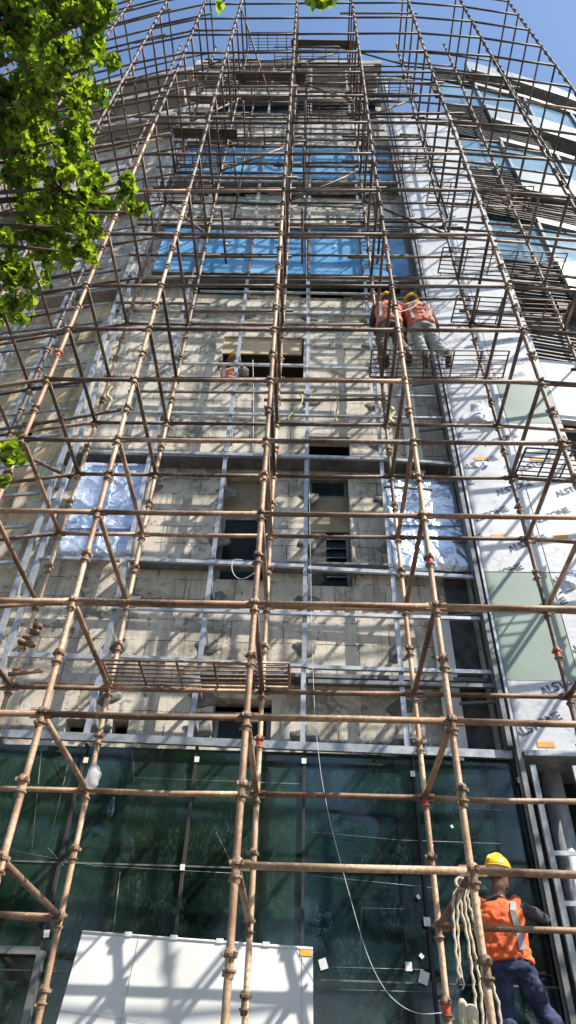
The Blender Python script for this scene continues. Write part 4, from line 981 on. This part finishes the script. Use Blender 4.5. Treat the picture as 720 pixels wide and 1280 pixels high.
def person(name, J, label, mats, head_dir, side, scale=1.0):
    """J: joint dictionary in world space; side = the figure's right-hand direction"""
    root = empty('person', J['pelvis'].copy(), label, 'person', 'construction workers')
    root.location.z = min(J['ankle_l'].z, J['ankle_r'].z)-.09
    S = Vector(side).normalized(); up = (J['neck']-J['pelvis']).normalized(); fw = up.cross(S).normalized()
    if fw.dot(head_dir) < 0 and abs(fw.dot(head_dir)) > .3: fw = -fw
    hd = Vector(head_dir).normalized(); hs = hd.cross(Vector((0, 0, 1))).normalized(); hu = hs.cross(hd).normalized()
    H = J['head']
    # ---- body skin, one surface
    b = MB()
    loft(b, [J['pelvis']-up*.08, J['pelvis'], J['pelvis']+up*.14, J['chest'], J['neck']-up*.08, J['neck']], S, [(.12, .09), (.155, .11), (.13, .095), (.165, .11), (.15, .085), (.06, .05)])
    limb(b, J['neck']-up*.06, H-hu*.04, .058, .056)
    # head with jaw, nose, ears, eyes sockets
    rg = []
    for z, a, c, off in ((-.115, .035, .035, .045), (-.10, .052, .055, .035), (-.07, .062, .078, .018), (-.03, .070, .090, .006), (.02, .075, .096, 0), (.06, .074, .094, -.002), (.09, .058, .075, -.004), (.11, .028, .036, -.004)):
        rg.append([H+hu*z+hd*off+hs*(math.cos(q*math.pi/8)*a)+hd*(math.sin(q*math.pi/8)*c) for q in range(16)])
    b.rings(rg)
    b.path([H+hd*.085+hu*.015, H+hd*.112-hu*.025, H+hd*.092-hu*.042], [.010, .015, .010], 8)
    for s in (-1, 1): b.path([H+hs*(s*.072)+hu*.02, H+hs*(s*.085)-hu*.005-hd*.005, H+hs*(s*.074)-hu*.03], [.010, .016, .008], 8)
    b.path([H+hd*.085-hu*.066-hs*.022, H+hd*.097-hu*.066, H+hd*.085-hu*.066+hs*.022], [.006, .009, .006], 6)
    for s in 'lr':
        limb(b, J['shoulder_'+s], J['elbow_'+s], .052, .040, 1.05); limb(b, J['elbow_'+s], J['wrist_'+s], .041, .028, 1.1)
        limb(b, J['hip_'+s], J['knee_'+s], .085, .056, 1.04); limb(b, J['knee_'+s], J['ankle_'+s], .056, .038, 1.12)
        # hand: palm and five fingers
        wv = (J['wrist_'+s]-J['elbow_'+s]).normalized(); hv = J.get('hand_'+s, wv).normalized()
        pn = hv.cross(S).normalized() if abs(hv.dot(S)) < .9 else hv.cross(Vector((0, 0, 1))).normalized()
        sv = hv.cross(pn).normalized(); W = J['wrist_'+s]
        loft(b, [W-hv*.01, W+hv*.03, W+hv*.075, W+hv*.095], sv, [(.026, .018), (.036, .017), (.042, .015), (.038, .012)], 10)
        for i, (off, ln) in enumerate(((-.031, .062), (-.011, .075), (.011, .080), (.031, .070))):
            a0 = W+hv*.085+sv*off; a1 = a0+(hv*.8-pn*.3).normalized()*ln*.5; a2 = a1+(hv*.5-pn*.8).normalized()*ln*.5
            b.path([a0, a1, a2], [.0095, .009, .0065], 7)
        t0 = W+hv*.03+sv*.034; t1 = t0+(hv*.5+sv*.7-pn*.2).normalized()*.035; t2 = t1+(hv*.8-pn*.4+sv*.1).normalized()*.03
        b.path([t0-sv*.01, t1, t2], [.013, .011, .008], 7)
    remesh(b, .0085, 'body', 'skin', root, 3)
    for s in (-1, 1):
        e = H+hd*.088+hs*(s*.031)+hu*.012; MB().lathe([(.003, -.008), (.009, -.004), (.009, .004), (.003, .008)], e, 8).build('eye', 'paper', root)
    # hair (back and sides below the helmet)
    hb = MB(); rg = []
    for z, g in ((-.055, .0), (-.02, .9), (.03, 1), (.07, 1), (.10, .8)):
        rg.append([H+hu*z-hd*.012+hs*(math.cos(q*math.pi/7)*(.079*max(g, .72)))+hd*(math.sin(q*math.pi/7)*.092*max(g, .78)) for q in range(14)])
    hb.rings(rg); hb.build('hair', 'shirt', root)
    # ---- shirt
    st = MB()
    loft(st, [J['pelvis']+up*.02, J['pelvis']+up*.15, J['chest'], J['neck']-up*.07, J['neck']-up*.01], S, [(.165, .125), (.15, .115), (.18, .125), (.165, .10), (.07, .065)])
    for s in 'lr':
        limb(st, J['shoulder_'+s], J['elbow_'+s], .070, .055, 1.0); limb(st, J['elbow_'+s], J['elbow_'+s]+(J['wrist_'+s]-J['elbow_'+s])*mats.get('sleeve', .92), .055, .042, 1.05, ext=.1)
    o = remesh(st, .012, 'shirt', mats['shirt'], root, 5); folds(o, .010, 22)
    # ---- vest, sleeveless over the shirt
    ve = MB(); G = mats.get('girth', 1.0)
    loft(ve, [J['pelvis']-up*.04, J['pelvis']+up*.05, J['pelvis']+up*.18, J['chest'], J['neck']-up*.10, J['neck']-up*.035], S, [(q*G, t*G) for q, t in [(.185, .145), (.183, .143), (.172, .135), (.200, .148), (.185, .122), (.10, .09)]], 18)
    for s in 'lr': limb(ve, J['shoulder_'+s]-(J['shoulder_'+s]-J['neck'])*.25, J['shoulder_'+s]+(J['elbow_'+s]-J['shoulder_'+s])*.08, .082, .082, 1, ext=.2)
    o = remesh(ve, .011, 'safety_vest', mats['vest'], root, 2); folds(o, .020, 11); folds(o, .008, 30)
    for s in (-1, 1):
        for fb in (-1, 1):
            if mats.get('one_strip') and s*S.x < 0: continue
            mb = MB(); pts = [J['neck']-up*.045+S*(s*.10), J['neck']-up*.10+S*(s*.125)+fw*fb*.118*G, J['chest']+S*(s*.125)+fw*fb*.142*G, J['pelvis']+up*.18+S*(s*.12)+fw*fb*.118*G, J['pelvis']+up*.02+S*(s*.125)+fw*fb*.128*G]
            for i in range(len(pts)-1): mb.bar(pts[i], pts[i+1], .045, .014, fw*fb)
            mb.build('reflective_strip', 'strip', root)
    # ---- trousers
    tr = MB()
    loft(tr, [J['pelvis']-up*.12, J['pelvis']-up*.03, J['pelvis']+up*.10], S, [(.15, .13), (.175, .135), (.155, .12)])
    for s in 'lr':
        limb(tr, J['hip_'+s], J['knee_'+s], .105, .078, 1.03); limb(tr, J['knee_'+s], J['ankle_'+s]+(J['knee_'+s]-J['ankle_'+s])*.05, .078, .066, 1.02, ext=.1)
    o = remesh(tr, .011, 'trousers', mats['trousers'], root, 2); folds(o, .022, 10); folds(o, .009, 30)
    mb = MB(); loft(mb, [J['pelvis']+up*.055, J['pelvis']+up*.095], S, [(.168, .132), (.166, .130)], 18); mb.build('belt', 'belt', root)
    # ---- boots
    for s in 'lr':
        A = J['ankle_'+s]; ff = Vector(J.get('foot', hd)); ff.z = 0; ff.normalize(); sd = ff.cross(Vector((0, 0, 1)))
        mb = MB(); loft(mb, [A+Vector((0, 0, .07)), A, A-Vector((0, 0, .06))+ff*.01, A-Vector((0, 0, .088))+ff*.02], sd, [(.05, .055), (.048, .06), (.045, .075), (.045, .085)], 12)
        loft(mb, [A-Vector((0, 0, .05))-ff*.06, A-Vector((0, 0, .045))+ff*.05, A-Vector((0, 0, .055))+ff*.14, A-Vector((0, 0, .065))+ff*.19], sd, [(.035, .03), (.048, .04), (.048, .032), (.035, .02)], 12)
        remesh(mb, .01, 'boot', 'boot', root, 3)
    # ---- helmet with brim, ridge and visor
    hc = H+hu*.045-hd*.002; hm = MB(); rg = []
    for i in range(9):
        a = math.radians(90*i/8.5); rr, zz = math.cos(a), math.sin(a)
        rg.append([hc+hu*(zz*.118)+hs*(math.cos(q*math.pi/12)*.108*rr)+hd*(math.sin(q*math.pi/12)*.128*rr) for q in range(24)])
    hm.rings(rg); he = hm.build('helmet', 'helmet', root)
    mb = MB(); rg = []
    for sc_, z in ((.99, .004), (1.09, -.004), (1.10, -.010), (.98, -.006)):
        ring = []
        for q in range(24):
            an = q*math.pi/12; fx = math.sin(an); ext = 1+(.26*max(0, fx)**2 if sc_ > 1.05 else 0)
            ring.append(hc+hu*(z-(.014*max(0, fx) if sc_ > 1.05 else 0))+hs*(math.cos(an)*.108*sc_)+hd*(fx*.128*sc_*ext))
        rg.append(ring)
    mb.rings(rg); mb.build('brim', 'helmet', he)
    mb = MB()
    for k in (-1, 0, 1): mb.path([hc+hu*(math.sin(math.radians(a))*.121)+hd*(math.cos(math.radians(a))*.128)+hs*(k*.03*math.sin(math.radians(a))) for a in range(15, 170, 15)], .007, 6)
    mb.build('ridge', 'helmet', he)
    return root
def V(x, y, z): return Vector((x, y, z))
def pose(px_head, D_head, base_z, hip, chest, neck, sh_l, sh_r, el_l, wr_l, el_r, wr_r, kn_l, an_l, kn_r, an_r, hip_l, hip_r, **kw):
    d = dict(head=px_head, pelvis=hip, chest=chest, neck=neck, shoulder_l=sh_l, shoulder_r=sh_r, elbow_l=el_l, wrist_l=wr_l, elbow_r=el_r, wrist_r=wr_r, knee_l=kn_l, ankle_l=an_l, knee_r=kn_r, ankle_r=an_r, hip_l=hip_l, hip_r=hip_r)
    d.update(kw); return d
# worker with blue jeans: between inner row and the glass, back to us, turned right
T1 = 6.72
hd1 = at(623, 1093, T1); z0 = lev(0)+zt
nk = at(621, 1121, T1-.02); ch = at(623, 1149, T1-.05); pv = at(635, 1200, T1-.1)
shl, shr = at(600, 1133, T1-.02), at(645, 1134, T1-.06)
J1 = pose(hd1, 0, 0, pv, ch, nk, shl, shr, at(598, 1168, T1+.12), at(600, 1195, T1+.30), at(668, 1143, T1+.02), at(683, 1150, T1+.28),
          V(pv.x-.05, T1+.05, z0+.48), V(pv.x-.06, T1-.1, z0+.1), V(pv.x+.27, T1+.10, z0+.50), V(pv.x+.52, T1-.02, z0+.1), pv+V(-.09, 0, -.04), pv+V(.09, 0, -.04), foot=V(.4, 1, 0))
p1 = person('person', J1, 'helmeted worker in orange vest and blue jeans beside the dark glass', dict(shirt='shirt', vest='vest', trousers='jeans', sleeve=.9, girth=1.06, one_strip=True), V(.80, .6, -.12), V(1, -.25, 0))
hb = MB(); hdv = V(.80, .6, -.12).normalized(); sdv = hdv.cross(V(0, 0, 1)).normalized()
hb.rings([[hd1+V(0, 0, z)+sdv*(math.cos(q*math.pi/10)*.083)-hdv*.006+hdv*(math.sin(q*math.pi/10)*.102) for q in range(20)] for z in (.018, .05)]); hb.build('headband', 'paper', p1)
# two workers on the walkway grate
def worker_up(xh, yh, xf, D, lean, mats, label, face, arm):
    zf = lev(8)+zt+.012; H = at(xh, yh, D+.12)
    base_x = xf; f = zf+.09
    pelvis = V(base_x+lean[0]*.5, D, zf+.92); neck = V(base_x+lean[0], D+lean[1], zf+1.47); chest = pelvis.lerp(neck, .62)+V(0, -.02, 0)
    head = neck+V(lean[0]*.3, .03, .16)
    sl, sr = neck+V(-.17, 0, -.07), neck+V(.17, -.02, -.08)
    J = pose(head, 0, 0, pelvis, chest, neck, sl, sr, sl+V(-.08, .12, -.24), sl+V(.02, .34, -.26), sr+V(.10*arm, .1, -.26), sr+V(.14*arm, .26, -.42), V(base_x-.12, D+.06, zf+.50), V(base_x-.10, D-.06, f),
             V(base_x+.14, D+.08, zf+.50), V(base_x+.22, D-.08, f), pelvis+V(-.09, 0, -.04), pelvis+V(.09, 0, -.04), foot=V(.1, 1, 0))
    person('person', J, label, mats, face, V(1, -.1, 0))
    return J
xw2 = at(552, 470, 6.12).x; xw1 = at(490, 470, 6.12).x
J3 = worker_up(526, 380, xw2-.12, 6.02, (-.12, .0), dict(shirt='shirt', vest='vest_pink', trousers='grey_trousers', girth=1.12), 'helmeted worker in grey trousers, right one of the pair on the grate', V(-.3, 1, .05), 1.2)
J2 = worker_up(488, 372, xw1+.02, 6.0, (.02, .0), dict(shirt='shirt', vest='vest_pink', trousers='brown_trousers', girth=1.1), 'helmeted worker in brown trousers, left one of the pair on the grate', V(.3, 1, .05), .6)
# safety lanyard between them
tag(MB().path(smooth([J2['chest']+V(.1, -.16, .05), (J2['chest']+J3['chest'])/2+V(0, -.2, -.12), J3['chest']+V(0, -.17, .08), J3['chest']+V(-.12, -.17, -.15), at(478, 396, 5.7)]), .011, 7).build('safety_lanyard', 'rope'), 'pale safety lanyard slung between the two upper workers', 'rope')
# man inside the opening at mid height
ho = holes[5]; xi = at(293, 449, 7.55).x; zi = ho[2]-.35; Dm = 7.76
pel = V(xi-.05, Dm, zi+.55); nk4 = V(xi-.02, Dm-.1, zi+1.02)
z4 = at(293, 449, 7.55).z
dz = z4-(nk4.z+.14); pel.z += dz; nk4.z += dz; zi += dz
J4 = pose(nk4+V(0, -.05, .15), 0, 0, pel, pel.lerp(nk4, .6), nk4, nk4+V(.17, 0, -.07), nk4+V(-.17, 0, -.07), nk4+V(.26, -.1, -.30), nk4+V(.2, -.3, -.36), nk4+V(-.26, -.05, -.30), nk4+V(-.2, -.28, -.34),
          pel+V(.12, .06, -.42), pel+V(.12, .12, -.84), pel+V(-.12, .06, -.42), pel+V(-.12, .12, -.84), pel+V(.09, 0, -.02), pel+V(-.09, 0, -.02), foot=V(0, -1, 0))
person('person', J4, 'worker in yellow helmet leaning out of the wide middle opening', dict(shirt='strip', vest='vest_pink', trousers='brown_trousers', girth=.95), V(.3, -1, -.1), V(-1, 0, 0))
MB().box(xi-1.2, xi+2.2, DW+.25, DW+1.8, pel.z-1.08, pel.z-.94).build('floor_slab', 'slab', bld)

# ================================================================== TREES
def leaf(mb, c, n, t, s):
    t = (t-n*t.dot(n)).normalized(); b = n.cross(t)
    i = len(mb.v)
    pts = [(-.5, 0, 0), (-.38, .34, .05), (-.05, .40, .07), (.28, .18, .03), (.62, 0, -.06), (.28, -.18, .03), (-.05, -.40, .07), (-.38, -.34, .05), (0, 0, -.02)]
    for x, y, z in pts: mb.v.append(c+t*(x*s)+b*(y*s)+n*(z*s))
    for a, b2 in ((0, 1), (1, 2), (2, 3), (3, 4), (4, 5), (5, 6), (6, 7), (7, 0)): mb.f.append((i+a, i+b2, i+8)); mb.sm.append(False)
def rv():
    return Vector((random.gauss(0, 1), random.gauss(0, 1), random.gauss(0, 1))).normalized()
def near_tree():
    base = V(-4.3, 1.9, 0)
    root = empty('street_tree', base, 'leafy green tree hanging into the upper left corner', 'tree')
    blobs = [(20, 30, 55, 700), (75, 45, 45, 700), (118, 20, 30, 330), (60, 115, 45, 420), (15, 130, 50, 650), (20, 200, 50, 650), (80, 175, 30, 200), (75, 235, 42, 520), (120, 245, 26, 260), (152, 240, 17, 110), (165, 265, 8, 26), (108, 285, 22, 190), (40, 285, 45, 600),
             (90, 315, 24, 170), (20, 350, 35, 380), (10, 390, 18, 100), (135, 75, 10, 24), (-60, 60, 70, 500), (-60, 220, 70, 500), (-50, -60, 90, 500), (60, -70, 70, 400), (130, -50, 40, 150), (-70, 380, 60, 300), (128, 118, 14, 34)]
    tr = MB(); tr.path([base, base+V(.1, .05, 1.5), base+V(.25, 0, 3.2), base+V(.4, .1, 5.0)], [.2, .16, .14, .11], 12)
    fork = base+V(.4, .1, 5.0)
    lv = MB(); lm = MB()
    for (px, py, r, n) in blobs:
        dist = 6.0+random.uniform(-.5, .5); c = along(px, py, dist); R = r*dist/F_PX
        st = fork if c.z > 4.8 else base+V(.25, 0, 3.2)
        mid = st.lerp(c, .5)+V(0, 0, .35)
        pts = smooth([st, mid, c], 4); lm.path(pts, [.03*(1-.85*i/(len(pts)-1))+.004 for i in range(len(pts))], 7)
        tw = []
        for k in range(max(3, n//30)):
            d = rv(); e = c+Vector((d.x*R, d.y*R*1.5, d.z*R))*random.uniform(.35, 1.05); m2 = c.lerp(e, .5)+rv()*.08; lm.path([c, m2, e], [.009, .006, .003], 4); tw.append((c, m2, e))
        for i in range(int(n*1.6)):
            a, m2, e = random.choice(tw); u = random.uniform(.25, 1.1); p = a.lerp(m2, u*2) if u < .5 else m2.lerp(e, u*2-1)
            p = p+rv()*random.uniform(.01, .055)
            nn = (V(0, 0, 1)+rv()*.8).normalized(); leaf(lv, p, nn, (rv()+V(0, 0, -.6)).normalized(), random.uniform(.026, .070))
    for (px, py, r, n, dist) in [(14, 568, 16, 46, 5.2), (3, 604, 8, 12, 5.2), (390, -4, 16, 34, 6.5), (410, 6, 6, 5, 6.5), (272, 8, 5, 4, 6.5), (-40, 580, 30, 80, 5.2)]:
        c = along(px, py, dist); R = r*dist/F_PX
        if px > 200: st = along(380, -90, 6.6); lm.path([fork, fork.lerp(st, .5)+V(0, -.3, .8), st, c], [.05, .03, .015, .004], 6)
        else: lm.path([base+V(.2, 0, 2.8), along(-60, 560, dist), c], [.03, .012, .004], 6)
        for i in range(n): leaf(lv, c+rv()*R*random.uniform(.2, 1), (V(0, 0, 1)+rv()*.7).normalized(), (rv()+V(0, 0, -.6)).normalized(), random.uniform(.06, .095))
    tr.build('trunk', 'bark', root); lm.build('limb', 'bark', root); lv.build('crown', 'leaf', root)
near_tree()
def far_tree(x, y, h, r, label, seed):
    rnd = random.Random(seed); base = V(x, y, 0); root = empty('street_tree', base, label, 'tree', 'trees across the road behind the viewer')
    tr = MB(); tr.path([base, base+V(.1, .1, h*.3), base+V(0, .2, h*.55), base+V(.1, 0, h*.8)], [.25, .2, .14, .06], 10)
    lv = MB()
    for k in range(40):
        d = Vector((rnd.gauss(0, 1), rnd.gauss(0, 1), rnd.gauss(0, .8))).normalized(); c = base+V(0, 0, h*.66)+Vector((d.x*r, d.y*r, d.z*h*.32))*rnd.uniform(.5, 1)
        tr.path([base+V(0, .1, h*rnd.uniform(.3, .6)), c], [.07, .02], 6)
        for i in range(130):
            leaf(lv, c+Vector((rnd.gauss(0, .5), rnd.gauss(0, .5), rnd.gauss(0, .4))), (V(0, 0, 1)+rv()*.9).normalized(), rv(), rnd.uniform(.16, .26))
    tr.build('trunk', 'bark', root); lv.build('crown', 'leaf_far', root)
far_tree(-2.5, -6.5, 10.5, 2.6, 'broad tree across the road, opposite the white sheet', 1); far_tree(3.2, -8, 11.5, 2.8, 'taller tree across the road, opposite the rope bundle', 2); far_tree(-8.5, -7, 11, 3, 'tree across the road at the far left of the building', 3)
far_tree(9.5, -12, 9, 2.4, 'lower tree across the road beyond the steel ladder', 4)
